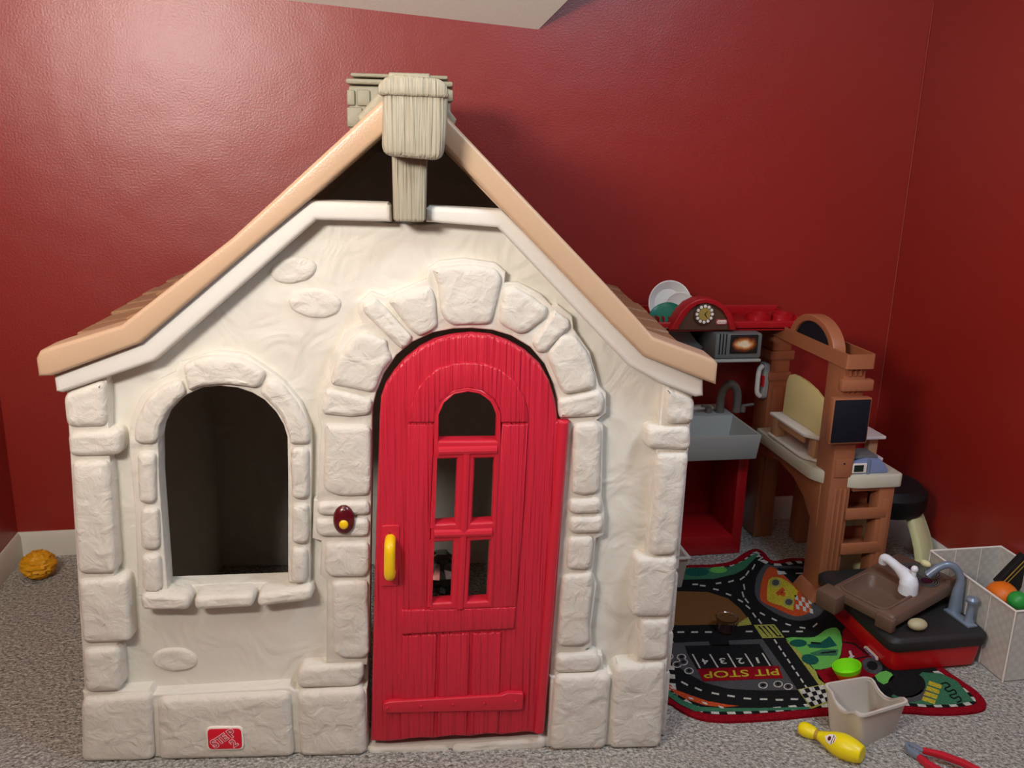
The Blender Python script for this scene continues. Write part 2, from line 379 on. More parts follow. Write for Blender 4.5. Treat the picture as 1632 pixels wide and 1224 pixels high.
def stone(px, yf=SY, yb=WY + 0.004, r=0.010, rc=0.016, amp=0.004, name='stone', parent=None, raw=None, m=None):
    p = raw if raw else HPL(px, yf); p = roundpoly(p, max(rc, r * 1.5), 4)
    q = []
    for i in range(len(p)):                                  # split long edges, roughen a little
        a, b = Vector(p[i]), Vector(p[(i + 1) % len(p)]); k = max(1, int((b - a).length / 0.03))
        for j in range(k): q.append(tuple(a + (b - a) * j / k))
    q = [(a + 0.0016 * noise.noise(Vector((a * 40, b * 40, 1))), b + 0.0016 * noise.noise(Vector((a * 40, b * 40, 7)))) for a, b in q]
    cx = sum(a for a, b in q) / len(q); cz = sum(b for a, b in q) / len(q)
    def relief(a, b): return amp * (noise.noise(Vector((a * 22, b * 22, 3))) + 0.5 * noise.noise(Vector((a * 55, b * 55, 5))))
    sg = MB(); rings = [[Vector((a, yb, b)) for a, b in offset(q, -0.003)]]
    for ins, dy in ((0.0, r * 0.9), (r * 0.35, r * 0.28), (r, 0.0)):
        rings.append([Vector((a, yf + dy, b)) for a, b in offset(q, ins)])
    inn = offset(q, r)
    for s_ in (0.72, 0.42, 0.14):
        rings.append([Vector((cx + (a - cx) * s_, yf + relief(cx + (a - cx) * s_, cz + (b - cz) * s_), cz + (b - cz) * s_)) for a, b in inn])
    sg.loft(rings, True, True)
    return sg.build(name, m or M_STONE, parent or front, sharp=60)
# raised beds round the openings
bed_door = [(505, 800), (508, 740), (512, 680), (507, 664), (505, 640), (513, 618), (523, 606), (527, 570), (548, 528), (578, 515), (570, 497), (571, 482), (592, 465), (612, 473), (679, 445), (682, 428), (699, 416), (740, 412), (789, 419), (806, 434), (804, 451), (826, 450), (861, 468), (880, 488), (889, 485), (912, 503), (914, 523), (940, 561), (955, 615), (966, 626), (966, 658), (951, 670), (961, 678), (959, 790), (964, 820), (962, 853), (950, 858), (944, 912), (951, 930), (942, 1000), (944, 1028), (932, 1036), (960, 1044), (962, 1066), (952, 1078), (875, 1082)]
bd = HPL(bed_door + [(880, 1000), (893, 800), (894, 690), (890, 645), (882, 612), (868, 580), (845, 553), (815, 535), (785, 526), (751, 523), (722, 524), (690, 530), (657, 545), (632, 566), (612, 595), (600, 625), (594, 650), (592, 800)], 0.024)
panel('arch_bed', [bd], 0.022, WY + 0.01, M_STUC, front, bev=0.004)
bl = HPL([(592, 795), (589, 1000), (586, 1060), (520, 1056), (521, 925), (510, 915), (512, 862), (498, 858), (500, 796)], 0.024)
panel('jamb_bed', [bl], 0.022, WY + 0.01, M_STUC, front, bev=0.004)
bw = HPL([(206, 712), (207, 668), (224, 632), (252, 606), (280, 592), (287, 577), (345, 560), (388, 564), (428, 590), (452, 608), (478, 640), (495, 680), (497, 716), (494, 935)], 0.024)
bw2 = HPL([(459, 927), (459, 760), (458, 697), (452, 677), (440, 657), (422, 638), (402, 626), (378, 618), (349, 615), (322, 618), (298, 629), (278, 644), (263, 662), (255, 680), (252, 700), (253, 760), (266, 934), (270, 945), (220, 950), (215, 820)], 0.024)
panel('window_bed', [bw + bw2], 0.024, WY + 0.01, M_STUC, front, bev=0.003)
stones_px = [
 # window surround
 [(289, 583), (318, 571), (345, 567), (385, 572), (424, 594), (411, 621), (380, 616), (349, 613), (316, 618), (300, 626)],
 [(286, 604), (296, 629), (277, 644), (262, 661), (254, 680), (249, 708), (212, 708), (214, 672), (233, 635), (258, 615)],
 [(426, 604), (412, 626), (424, 638), (442, 657), (454, 677), (460, 700), (461, 709), (494, 709), (491, 678), (470, 641), (448, 614)],
 [(217, 722), (246, 722), (247, 804), (220, 804)], [(222, 811), (251, 811), (253, 878), (223, 878)], [(224, 885), (254, 885), (256, 945), (226, 945)],
 [(462, 714), (490, 714), (491, 797), (464, 797)], [(465, 806), (490, 805), (490, 868), (465, 869)], [(462, 875), (489, 874), (489, 931), (463, 932)],
 # door arch
 [(689, 431), (700, 426), (741, 422), (789, 427), (801, 445), (782, 518), (717, 519), (701, 500), (698, 455)],
 [(617, 481), (631, 469), (686, 457), (693, 475), (697, 520), (686, 530), (667, 538), (652, 525)],
 [(576, 486), (597, 475), (610, 486), (657, 539), (652, 549), (640, 559), (617, 537), (580, 500)],
 [(526, 606), (537, 572), (562, 536), (580, 529), (616, 544), (617, 556), (625, 573), (606, 600), (596, 628), (528, 614)],
 [(511, 654), (518, 623), (531, 620), (593, 637), (591, 662), (562, 666), (516, 662)],
 [(518, 678), (590, 680), (591, 777), (586, 791), (542, 793), (514, 784), (516, 692)],
 [(506, 803), (588, 800), (590, 822), (505, 823)], [(502, 828), (588, 827), (588, 857), (504, 857)],
 [(518, 866), (588, 866), (588, 914), (579, 921), (525, 921), (516, 910)],
 [(528, 928), (586, 926), (588, 1044), (579, 1051), (542, 1051), (530, 1041)],
 [(472, 1078), (482, 1064), (578, 1060), (580, 1074), (572, 1096), (474, 1098)],
 [(796, 496), (804, 462), (820, 457), (857, 479), (874, 493), (871, 506), (833, 536), (796, 518)],
 [(878, 503), (885, 496), (907, 510), (909, 523), (868, 563), (856, 563), (847, 547)],
 [(871, 566), (895, 535), (916, 534), (940, 568), (950, 606), (948, 621), (900, 630), (893, 620)],
 [(889, 638), (957, 623), (964, 637), (960, 664), (892, 668), (889, 657)],
 [(914, 678), (947, 674), (959, 685), (955, 788), (929, 791), (911, 788), (914, 709)],
 [(908, 797), (956, 796), (960, 806), (958, 819), (907, 821)], [(907, 826), (960, 825), (962, 836), (958, 851), (907, 852)],
 [(906, 858), (947, 856), (942, 910), (902, 910)],
 [(897, 919), (943, 915), (947, 931), (938, 996), (940, 1024), (926, 1032), (888, 1032)],
 [(885, 1046), (953, 1043), (959, 1060), (950, 1073), (885, 1075)],
 # threshold
 [(588, 1192), (717, 1187), (717, 1211), (586, 1216)], [(721, 1187), (872, 1177), (871, 1195), (720, 1211)],
]
for p in stones_px: stone(p)
for p in ([(223, 948), (301, 951), (301, 974), (224, 974)], [(309, 951), (403, 948), (403, 969), (309, 974)], [(411, 947), (496, 938), (497, 958), (409, 969)]):
    stone(p, yf=-0.004, rc=0.008)                         # window sill
for c, rx, ry, a in (((467, 431), 38, 22, -0.15), ((502, 484), 43, 24, 0.1), ((278, 1053), 37, 19, 0.03)):
    stone([(c[0] + x, c[1] + y) for x, y in ell(0, 0, rx, ry, 12, a)], yf=WY - 0.007, r=0.006, amp=0.004)
quoins = [
 [(99, 630), (166, 606), (168, 681), (104, 683)], [(106, 690), (190, 686), (192, 727), (108, 729)], [(111, 737), (172, 735), (184, 916), (122, 917)],
 [(122, 926), (201, 922), (208, 1025), (130, 1027)], [(130, 1036), (188, 1033), (192, 1104), (134, 1106)],
 [(1061, 615), (1108, 634), (1107, 677), (1060, 678)], [(1032, 682), (1102, 680), (1102, 719), (1030, 717)], [(1047, 724), (1100, 722), (1080, 886), (1036, 888)],
 [(1014, 890), (1082, 890), (1071, 984), (1006, 985)], [(1022, 990), (1069, 988), (1064, 1053), (1017, 1054)]]
for p in quoins: stone(p, yf=0.0, r=0.012, rc=0.012)
base_st = [[(127, 1116), (240, 1108), (246, 1222), (130, 1229)], [(249, 1116), (461, 1106), (469, 1214), (252, 1223)], [(472, 1106), (581, 1100), (584, 1211), (478, 1215)],
           [(884, 1080), (975, 1077), (967, 1190), (876, 1195)], [(980, 1064), (1063, 1058), (1054, 1188), (972, 1191)]]
for p in base_st:
    q = HPL(p, -0.004); q = [(a, max(0.0, b)) for a, b in q]; q = [(a, 0.0 if b < 0.03 else b) for a, b in q]
    stone(None, yf=-0.004, r=0.013, rc=0.014, raw=q, amp=0.005)
q = HPL([(195, 1100), (238, 1098), (245, 1106), (461, 1094), (470, 1100), (585, 1096)], 0.014)
panel('plinth', [[(q[0][0] - 0.09, 0.0), (q[0][0] - 0.09, q[0][1])] + q + [(q[-1][0], 0.0)]], 0.012, WY + 0.01, M_STUC, front, bev=0.006)
q = HPL([(876, 1078), (978, 1072), (984, 1056), (1064, 1050)], 0.014)
panel('plinth', [q + [(q[-1][0], 0.0), (q[0][0], 0.0)]], 0.012, WY + 0.01, M_STUC, front, bev=0.006)
q = HPL([(585, 1190), (874, 1174)], 0.014)
panel('threshold', [[q[0], q[1], (q[1][0], 0.0), (q[0][0], 0.0)]], 0.014, 0.09, M_STUC, front, bev=0.004)
# corner pilasters behind the quoins
for p in ([(105, 615), (170, 600), (190, 1110), (135, 1110)], [(1058, 606), (1104, 628), (1062, 1060), (1014, 1060), (1030, 880)]):
    panel('corner_strip', [HPL(p, 0.014)], 0.014, WY + 0.01, M_STUC, front, bev=0.004)
# pale gable trim
panel('gable_trim', [HPL([(494, 320), (617, 324), (622, 329), (623, 354), (503, 351), (400, 442), (247, 576), (98, 627), (88, 625), (84, 598), (223, 544), (419, 374)], -0.004)], -0.004, WY + 0.01, M_TRIM, front, bev=0.010, res=3)
panel('gable_trim', [HPL([(684, 329), (800, 335), (866, 400), (962, 500), (1027, 565), (1122, 605), (1122, 632), (1109, 634), (1053, 612), (1001, 583), (960, 540), (793, 363), (679, 354), (679, 333)], -0.004)], -0.004, WY + 0.01, M_TRIM, front, bev=0.010, res=3)
# other walls
zt = 0.90
xl1 = HP(116, 700, WY)[0]; xr1 = HP(1096, 700, WY)[0]
lw = MB().box(xl1, xl1 + 0.05, WY + 0.05, DEP, 0, zt).build('side_wall', M_STUC, house, bev=0.004)
rw = MB().box(xr1 - 0.05, xr1, WY + 0.05, DEP, 0, zt).build('side_wall', M_STUC, house, bev=0.004)
_rt = HPL([(651, 140), (606, 178), (369, 396), (192, 535), (125, 560)], -0.045); _rr = HPL([(1090, 570), (1042, 552), (1017, 523), (960, 461), (716, 206)], -0.045)
panel('rear_wall', [[(xl1, 0), (xl1, zt)] + _rt[::-1] + _rr[::-1] + [(xr1, zt), (xr1, 0)]], DEP - 0.05, DEP, M_STUC, house, bev=0.004)
for w, xo, sgn in ((lw, xl1, -1), (rw, xr1, 1)):        # stones down the side corners
    z = 0.0
    for k, hgt in enumerate((0.19, 0.11, 0.16, 0.27, 0.06, 0.09)):
        ln = 0.17 if k % 2 == 0 else 0.10
        a, b = (xo - 0.004, xo + 0.01) if sgn < 0 else (xo - 0.01, xo + 0.004)
        MB().box(a, b, 0.04, 0.04 + ln, z + 0.004, z + hgt - 0.004).build('stone', M_STONE, w, bev=0.010)
        z += hgt
# roof
RY = -0.022
rl = HPL([(651, 124), (606, 162), (369, 380), (192, 519), (84, 552), (62, 560), (56, 572), (60, 601), (82, 600), (223, 548), (419, 380), (494, 318), (608, 217), (654, 176)], RY)
rr = HPL([(651, 124), (716, 190), (960, 447), (1017, 509), (1042, 538), (1138, 573), (1145, 581), (1142, 614), (1123, 607), (1025, 568), (960, 502), (863, 400), (800, 334), (714, 241), (654, 176)], RY)
for prof, tp in ((rl, rl[:5]), (rr, rr[:6])):
    inn = prof
    rf = panel('roof_panel', [prof], RY, RY + 0.09, M_TAN, house, bev=0.009, res=3)
    # thinner roof sheet behind the deep front edge
    top = [Vector(p) for p in tp]; left = top[-1].x < top[0].x; dz = 0.012 if left else 0.044
    sheet = [(p.x, p.y - dz) for p in top] + [(p.x, p.y - dz - 0.028) for p in reversed(top)]
    MB().prism(sheet, RY + 0.085, DEP + 0.01, 'y').build('roof_sheet', M_TAN, rf)
    # shingle courses, each shingle its own piece
    L_ = [0.0]
    for a, b in zip(top, top[1:]): L_.append(L_[-1] + (b - a).length)
    def at(s):
        for i in range(len(top) - 1):
            if s <= L_[i + 1] or i == len(top) - 2:
                t = (s - L_[i]) / (L_[i + 1] - L_[i]); d = (top[i + 1] - top[i]).normalized()
                return top[i] + (top[i + 1] - top[i]) * t, d
    rows = 8; ncol = 8; stp = L_[-1] * 0.97 / rows
    sg = 1 if top[-1].x > top[0].x else -1
    for r_ in range(rows):
        p0, d0 = at(r_ * stp + 0.02); p1, d1 = at((r_ + 1) * stp + 0.02)
        n0 = Vector((-d0.y, d0.x)) * sg; n1 = Vector((-d1.y, d1.x)) * sg
        d = (p1 - p0).normalized(); n_ = Vector((-d.y, d.x)) * sg
        quad = [p0 - n_ * 0.026, p0 - n_ * 0.013, p1 + n_ * 0.000, p1 - n_ * 0.018]
        y = RY + 0.10; k = 0; w0 = (DEP - y) / ncol
        while y < DEP - 0.02:
            w_ = w0 * random.uniform(0.8, 1.2); y1 = min(y + w_, DEP)
            j = random.uniform(-0.004, 0.004) + ((0.024 if r_ in (5, 6) else 0.012 if r_ in (4, 7) else 0.002) * min(1.0, max(0.0, (y - 0.15) / 0.25)) if left else -0.016)
            MB().prism([(v.x + n_.x * j, v.y + n_.y * j) for v in quad], y + 0.003, y1 - 0.003, 'y').build('shingle', M_SHIN, rf, bev=0.004, seg=1)
            y = y1
# ridge cap, block, king post
apx = HP(651, 124, RY)
ridge = panel('ridge_cap', [[(apx[0] - 0.105, apx[1] - 0.075), (apx[0] - 0.05, apx[1] - 0.012), (apx[0] - 0.04, apx[1] + 0.012), (apx[0] + 0.04, apx[1] + 0.012), (apx[0] + 0.05, apx[1] - 0.02), (apx[0] + 0.095, apx[1] - 0.075), (apx[0] + 0.085, apx[1] - 0.10), (apx[0], apx[1] - 0.02), (apx[0] - 0.095, apx[1] - 0.095)]], 0.02, DEP - 0.02, M_GREY2, house, bev=0.006)
bk = panel('ridge_block', [roundpoly(HPL([(610, 140), (714, 140), (713, 200), (706, 257), (608, 248)], -0.10), 0.022, 5)], -0.105, -0.02, M_GREY, house, bev=0.012, res=3)
MB().prism(HPL([(601, 151), (602, 134), (614, 123), (630, 118), (700, 125), (712, 134), (716, 156)], -0.115), -0.112, 0.05, 'y').build('block_cap', M_GREY, bk, bev=0.006, sharp=60)
panel('king_post', [HPL([(624, 235), (681, 238), (678, 350), (674, 354), (631, 353), (627, 349)], -0.03)], -0.035, 0.03, M_GREY, house, bev=0.006)
# chimney
CY = 0.62
def cbox(name, px, y0, y1, parent, m=M_GREY2, bev=0.006):
    a = HP(px[0], px[1], CY); b = HP(px[2], px[3], CY); return MB().box(min(a[0], b[0]), max(a[0], b[0]), y0, y1, min(a[1], b[1]), max(a[1], b[1])).build(name, m, parent, bev=bev)
ch = cbox('chimney', (555, 136, 718, 245), CY, CY + 0.2, house)
cbox('chimney_band', (551, 125, 722, 139), CY - 0.012, CY + 0.21, ch); cbox('chimney_cap', (558, 116, 714, 127), CY - 0.004, CY + 0.20, ch)
for b4 in ((553, 143, 566, 168), (553, 171, 578, 203), (706, 143, 722, 162), (569, 143, 590, 169)):
    cbox('brick', b4, CY - 0.010, CY + 0.06, ch, bev=0.004)
# door
DY = 0.000
do_px = [(605, 661), (607, 633), (614, 613), (628, 592), (645, 573), (669, 554), (693, 542), (720, 535), (751, 532), (782, 535), (809, 544), (837, 560), (861, 582), (876, 609), (885, 640), (889, 671), (907, 672), (907, 690), (899, 790), (886, 960), (867, 1166), (860, 1170), (838, 1168), (800, 1172), (775, 1171), (748, 1175), (720, 1174), (690, 1178), (662, 1177), (640, 1181), (615, 1183), (591, 1182), (595, 1000), (599, 840)]
pane_px = [[(699, 703), (699, 661), (704, 647), (714, 636), (728, 629), (746, 626), (763, 629), (777, 637), (786, 648), (791, 661), (790, 702)],
           [(697, 733), (728, 732), (724, 834), (692, 836)], [(757, 732), (787, 731), (784, 832), (752, 834)],
           [(691, 866), (722, 864), (718, 960), (687, 962)], [(751, 864), (781, 862), (776, 958), (746, 960)]]
door = panel('door', [HPL(do_px, DY), HPL([(693, 707), (685, 971), (785, 968), (798, 706), (796, 660), (786, 638), (767, 624), (746, 620), (722, 625), (704, 640), (695, 660)], DY)], DY, DY + 0.028, M_DOOR, house, bev=0.008, res=3)
door['label'] = 'red arched wood-grain door standing slightly ajar'
arc = [(651, 674), (653, 652), (661, 628), (675, 606), (697, 588), (722, 580), (748, 578), (775, 581), (799, 590), (820, 607), (834, 630), (841, 652), (842, 674)]
hol = [(797, 674), (796, 655), (788, 637), (768, 623), (746, 619), (722, 624), (704, 638), (695, 655), (693, 674)]
panel('arch_moulding', [HPL(arc + hol, DY - 0.007)], DY - 0.006, DY + 0.01, M_DOOR, door, bev=0.004)
panel('side_stile', [HPL([(800, 677), (842, 677), (836, 800), (823, 968), (784, 970)], DY - 0.007)], DY - 0.006, DY + 0.01, M_DOOR, door, bev=0.004)
panel('side_stile', [HPL([(650, 677), (692, 677), (687, 800), (683, 972), (642, 974)], DY - 0.002)], DY - 0.002, DY + 0.01, M_DOOR, door, bev=0.002)
panel('cross_rail', [HPL([(640, 974), (822, 969), (820, 1003), (640, 1012)], DY - 0.009)], DY - 0.008, DY + 0.01, M_DOOR, door, bev=0.004)
wf = panel('window_frame', [HPL([(691, 707), (682, 975), (788, 971), (800, 706), (798, 660), (788, 636), (768, 621), (746, 617), (721, 622), (702, 638), (692, 660)], DY - 0.008)] + [HPL(p, DY - 0.008) for p in pane_px], DY - 0.008, DY + 0.03, M_DOORS, door, bev=0.009, res=3)
def dtube(px, d, r, n=10):
    return MB().tube([Vector((HP(x, y, d)[0], d, HP(x, y, d)[1])) for x, y in px], r, n)
dtube([(744, 722), (739, 850), (733, 968)], DY - 0.004, 0.010).build('muntin', M_DOORS, wf)
dtube([(699, 718), (746, 717), (792, 716)], DY - 0.004, 0.011).build('muntin', M_DOORS, wf)
dtube([(692, 850), (738, 849), (784, 847)], DY - 0.004, 0.011).build('muntin', M_DOORS, wf)
for p in ([(641, 1014), (697, 1012), (691, 1175), (638, 1179)], [(701, 1012), (749, 1010), (744, 1172), (695, 1175)], [(753, 1010), (800, 1008), (795, 1169), (748, 1172)]):
    panel('plank', [HPL(p, DY - 0.005)], DY - 0.005, DY + 0.01, M_DOOR, door, bev=0.005)
strap = panel('strap_hinge', [roundpoly(HPL([(610, 1122), (622, 1119), (799, 1109), (809, 1105), (835, 1106), (833, 1132), (803, 1133), (622, 1137), (611, 1135)], DY - 0.012), 0.006)], DY - 0.012, DY + 0.01, M_DOORS, door, bev=0.003)
for px in ((617, 1129), (671, 1126), (722, 1123), (772, 1121), (822, 1118)):
    a = HP(*px, DY - 0.013); MB().ball((a[0], DY - 0.012, a[1]), 0.0042, 10).build('bolt', M_DOORS, strap)
a = HPL([(889, 672), (907, 672), (866, 1166), (852, 1168)], DY)
MB().tube([Vector((HP(898, 674, DY)[0], DY + 0.004, HP(898, 674, DY)[1])), Vector((HP(878, 920, DY)[0], DY + 0.004, HP(878, 920, DY)[1])), Vector((HP(859, 1166, DY)[0], DY + 0.004, HP(859, 1166, DY)[1]))], 0.013, 12).build('hinge_barrel', M_DOORS, door)
pl = panel('handle_plate', [roundpoly(HPL([(608, 838), (637, 837), (634, 934), (606, 935)], DY - 0.004), 0.006)], DY - 0.004, DY + 0.01, M_DOORS, door, bev=0.0015)
hx = HP(621, 866, -0.035); hb = HP(621, 924, -0.035)
MB().tube(smooth_path([(hx[0], 0.0, hx[1] - 0.004), (hx[0], -0.026, hx[1] - 0.006), (hx[0], -0.036, hx[1] - 0.02), (hb[0], -0.036, hb[1] + 0.02), (hb[0], -0.026, hb[1] + 0.006), (hb[0], 0.0, hb[1] + 0.004)], 4), 0.0125, 12).build('handle', M_YEL, door)
k = HP(621, 852, DY - 0.005); kh = MB().prism(ell(k[0], k[1] + 0.004, 0.003, 0.003, 12), -0.0052, 0.004, 'y'); kh.box(k[0] - 0.0014, k[0] + 0.0014, -0.0052, 0.004, k[1] - 0.009, k[1] + 0.003); kh.build('keyhole', M_BADGED, pl)
# doorbell
c = HP(547, 833, -0.01); bell = MB().ball((c[0], SY - 0.002, c[1]), 0.033, 24, (0.74, 0.45, 1.08)).build('doorbell', M_MAROON, house)
c2 = HP(547, 838.5, -0.016); MB().ball((c2[0], -0.006, c2[1]), 0.0125, 20, (0.85, 0.55, 0.95)).build('bell_button', M_YEL, bell)
c3 = HP(548, 819, -0.016); MB().ball((c3[0], -0.003, c3[1]), 0.006, 14, (1, 0.6, 1)).build('bell_lens', M_MAROON, bell)
# maker's badge
b0 = HPL([(331, 1160), (386, 1154), (387, 1193), (331, 1198)], -0.006)
bz = sum(p[1] for p in b0) / 4; bx = sum(p[0] for p in b0) / 4
bw_, bh_ = 0.043, 0.0315
badge = panel('badge', [roundpoly(rect(bx - bw_, bx + bw_, bz - bh_, bz + bh_), 0.014, 4)], -0.0085, 0.0, M_CREAMW, house, bev=0.001)
panel('badge_face', [roundpoly(rect(bx - bw_ + 0.004, bx + bw_ - 0.004, bz - bh_ + 0.004, bz + bh_ - 0.004), 0.011, 4)], -0.0095, -0.006, M_BADGE, badge, bev=0.0004)
def btext(s, dx, dz, ang, size):
    T = Matrix.Translation((bx + dx, 0, bz + dz)) @ FRONT @ Matrix.Rotation(R(ang), 4, 'Z')
    text('lettering', s, size, mat('badge_pink', (255, 190, 196), 0.4, 0.4), badge, Matrix.Translation((0, -0.0098, 0)) @ T, 0.0003, 0.0019)
    text('lettering', s, size, M_BADGED, badge, Matrix.Translation((0, -0.0103, 0)) @ T, 0.0003, -0.0001)
btext('S', -0.0235, -0.0130, 36, 0.031); btext('T', -0.0115, -0.0035, 36, 0.027); btext('E', -0.0005, 0.0045, 36, 0.027); btext('P', 0.0165, 0.0145, 36, 0.031)
btext('2', 0.0205, -0.0125, 36, 0.028)

# things inside the playhouse
p = F(348, 893); pt = empty('toy_pot', (p.x, p.y, 0)); tag(pt, 'ochre pot seen through the playhouse window in the dark inside', 'pot')
MB().lathe([(0.030, 0), (0.036, 0.06), (0.042, 0.10), (0.037, 0.10), (0.030, 0.01)], 24).build('pot_body', M_POT, pt)
MB().lathe([(0.042, 0.085), (0.046, 0.087), (0.046, 0.112), (0.040, 0.112), (0.040, 0.09)], 24, None, False, False).build('pot_rim', M_POT, pt)
p = F(708, 950); fb = MB()
rg = []
for k in range(1, 10):
    a = math.pi * k / 10; ring = []
    for i in range(18):
        t = 2 * math.pi * i / 18; rr_ = 0.06 * (1 + 0.45 * noise.noise(Vector((3 * math.sin(a) * math.cos(t), 3 * math.sin(a) * math.sin(t), 3 * math.cos(a)))) + 0.25 * random.uniform(-1, 1))
        ring.append(Vector((rr_ * math.sin(a) * math.cos(t), rr_ * math.sin(a) * math.sin(t), 0.07 - 0.07 * math.cos(a))))
    rg.append(ring)
fb.loft(rg); o = fb.build('foil_bag', M_FOIL, None, sharp=10); o.location = (p.x, p.y + 0.05, 0.0)
tag(o, 'crumpled shiny foil bag glimpsed through the lower door panes', 'bag')

# ------------------------------------------------------------------ rug with printed roads
RZ = 0.008
rug_px = [(1052, 930), (1070, 906), (1100, 900), (1135, 899), (1165, 894), (1187, 880), (1204, 874), (1217, 879), (1232, 893), (1262, 889), (1300, 892), (1345, 905), (1400, 945), (1460, 1010), (1500, 1060), (1530, 1082), (1558, 1102), (1572, 1120), (1566, 1131), (1535, 1136), (1490, 1137), (1440, 1134), (1380, 1135), (1310, 1138), (1250, 1144), (1190, 1148), (1140, 1148), (1105, 1141), (1072, 1122), (1050, 1092)]
rug_xy = ccw([tuple(F(x, y, RZ)[:2]) for x, y in rug_px]); rug_s = ccw(csmooth(rug_xy, 4))
rc_ = (1.25, 2.3)
rug = empty('road_rug', (rc_[0], rc_[1], 0)); tag(rug, 'dark play rug printed with roads, green islands and a red edge, lying on the carpet', 'rug')
def flat(name, poly, z, m, parent=rug, th=0.0004):
    poly = ccw(poly); b = MB(); b.loft([[Vector((x, y, z - th)) for x, y in poly], [Vector((x, y, z)) for x, y in poly]], False, True); return b.build(name, m, parent, world=True)
C_ = dict(red=rugm('red', (150, 18, 32)), black=rugm('black', (24, 24, 25), (34, 34, 35)), white=rugm('white', (214, 212, 200)), grey=rugm('grey', (84, 84, 86)), green=rugm('green', (112, 186, 86), (96, 172, 80)), teal=rugm('teal', (66, 124, 92)), dteal=rugm('dteal', (32, 96, 84)), brown=rugm('brown', (122, 84, 46), (108, 76, 44)), orange=rugm('orange', (208, 84, 44)), yellow=rugm('yellow', (206, 186, 58)), lime=rugm('lime', (176, 176, 84)))
MB().loft([[Vector((x, y, 0)) for x, y in rug_s], [Vector((x, y, RZ - 0.001)) for x, y in rug_s]]).build('rug_base', C_['red'], rug, world=True, bev=0.0)
in1 = offset(rug_s, 0.026); in2 = offset(rug_s, 0.046)
flat('print_field', in1, RZ + 0.0002, C_['black'])
flat('print_field', offset(rug_s, 0.046), RZ + 0.0006, C_['black'])
# black and white checks along the edge
ck = MB(); acc = 0; on = False
seg = []
for i in range(len(in1)):
    seg.append((Vector(in1[i]), Vector(in1[(i + 1) % len(in1)]), Vector(in2[i]), Vector(in2[(i + 1) % len(in1)])))
s_tot = 0.0; stepc = 0.022
for a, b, c, d in seg:
    ln = (b - a).length; t = 0.0
    if ln < 1e-6: continue
    while t < ln - 1e-6:
        nx = (math.floor((s_tot + t) / stepc + 1e-6) + 1) * stepc - s_tot; e = min(nx, ln)
        if int(math.floor((s_tot + t) / stepc + 1e-6)) % 2 == 0:
            p = [a.lerp(b, t / ln), a.lerp(b, e / ln), c.lerp(d, e / ln), c.lerp(d, t / ln)]
            MB().add([Vector((q.x, q.y, RZ + 0.0008)) for q in p], [(0, 1, 2, 3)]).build('edging_check', C_['white'], rug, world=True)
        t = e
    s_tot += ln
def fp(px, z=RZ): return [tuple(F(x, y, z)[:2]) for x, y in px]
def pr(name, px, lvl, c, sm=0):
    q = fp(px); q = csmooth(q, sm) if sm else q
    return flat(name, q, RZ + 0.0008 + 0.0005 * lvl, C_[c])
pr('print_green', [(1060, 908), (1098, 905), (1128, 905), (1164, 904), (1187, 893), (1201, 884), (1209, 884), (1187, 907), (1172, 915), (1138, 923), (1097, 924), (1060, 925)], 1, 'teal')
pr('print_bush', ell(1110, 912, 20, 7, 12), 2, 'dteal')
pr('print_bush', ell(1145, 909, 14, 5, 12), 2, 'green')
pr('print_island', [(1092, 943), (1128, 944), (1160, 954), (1179, 970), (1191, 985), (1197, 995), (1175, 998), (1132, 996), (1089, 997), (1058, 996), (1055, 943)], 1, 'brown')
pr('print_island_edge', [(1192, 984), (1198, 996), (1175, 999), (1178, 993)], 2, 'lime')
pr('print_kerb', [(1203, 938), (1207, 917), (1221, 899), (1234, 902), (1290, 905), (1330, 930), (1320, 960), (1309, 978), (1299, 985), (1275, 990), (1246, 983), (1217, 966), (1205, 952)], 1, 'grey', 3)
pr('print_kerb', [(1211, 948), (1215, 923), (1225, 905), (1236, 907), (1262, 930), (1293, 967), (1283, 980), (1264, 982), (1236, 970), (1215, 960)], 2, 'orange', 3)
pr('print_road', [(1238, 906), (1290, 908), (1320, 930), (1300, 965), (1284, 952), (1255, 922)], 3, 'black')
pr('print_car', [(1222, 950), (1225, 925), (1238, 921), (1254, 927), (1272, 944), (1264, 958), (1264, 974), (1246, 967), (1225, 960)], 4, 'yellow', 2)
for c_ in ((1236, 930), (1257, 961)): pr('print_wheel', ell(c_[0], c_[1], 9, 8, 16), 5, 'lime'); pr('print_wheel', ell(c_[0], c_[1], 6, 5, 14), 6, 'grey')
pr('print_mark', [(1236, 946), (1247, 937), (1251, 942), (1240, 951)], 5, 'orange'); pr('print_mark', [(1246, 944), (1252, 946), (1250, 952), (1243, 950)], 5, 'orange')
ckb = []
for i in range(5):
    for j in range(3):
        if (i + j) % 2 == 0:
            o_ = (1266 + i * 5.4 + j * 1.0, 949 + j * 7.5 + i * 1.6)
            pr('print_check', [o_, (o_[0] + 5.4, o_[1] + 1.6), (o_[0] + 6.4, o_[1] + 9), (o_[0] + 1, o_[1] + 7.5)], 4, 'white')
for pts in ([(1238, 911), (1250, 912), (1254, 916), (1240, 917)], [(1268, 914), (1280, 914), (1280, 916), (1268, 916)]): pr('print_dash', pts, 5, 'white')
# crossing
pr('print_crossing', [(1201, 997), (1234, 996), (1250, 1017), (1215, 1018)], 3, 'lime')
pr('print_crossing', [(1204, 999), (1232, 998), (1246, 1015.5), (1217, 1016)], 4, 'black')
for i in range(4):
    x = 1203 + i * 7.5; pr('print_stripe', [(x, 999), (x + 4, 999), (x + 20, 1016), (x + 14, 1016)] if i < 3 else [(x, 999), (x + 5, 999), (x + 17, 1013), (x + 15, 1015)], 5, 'lime')
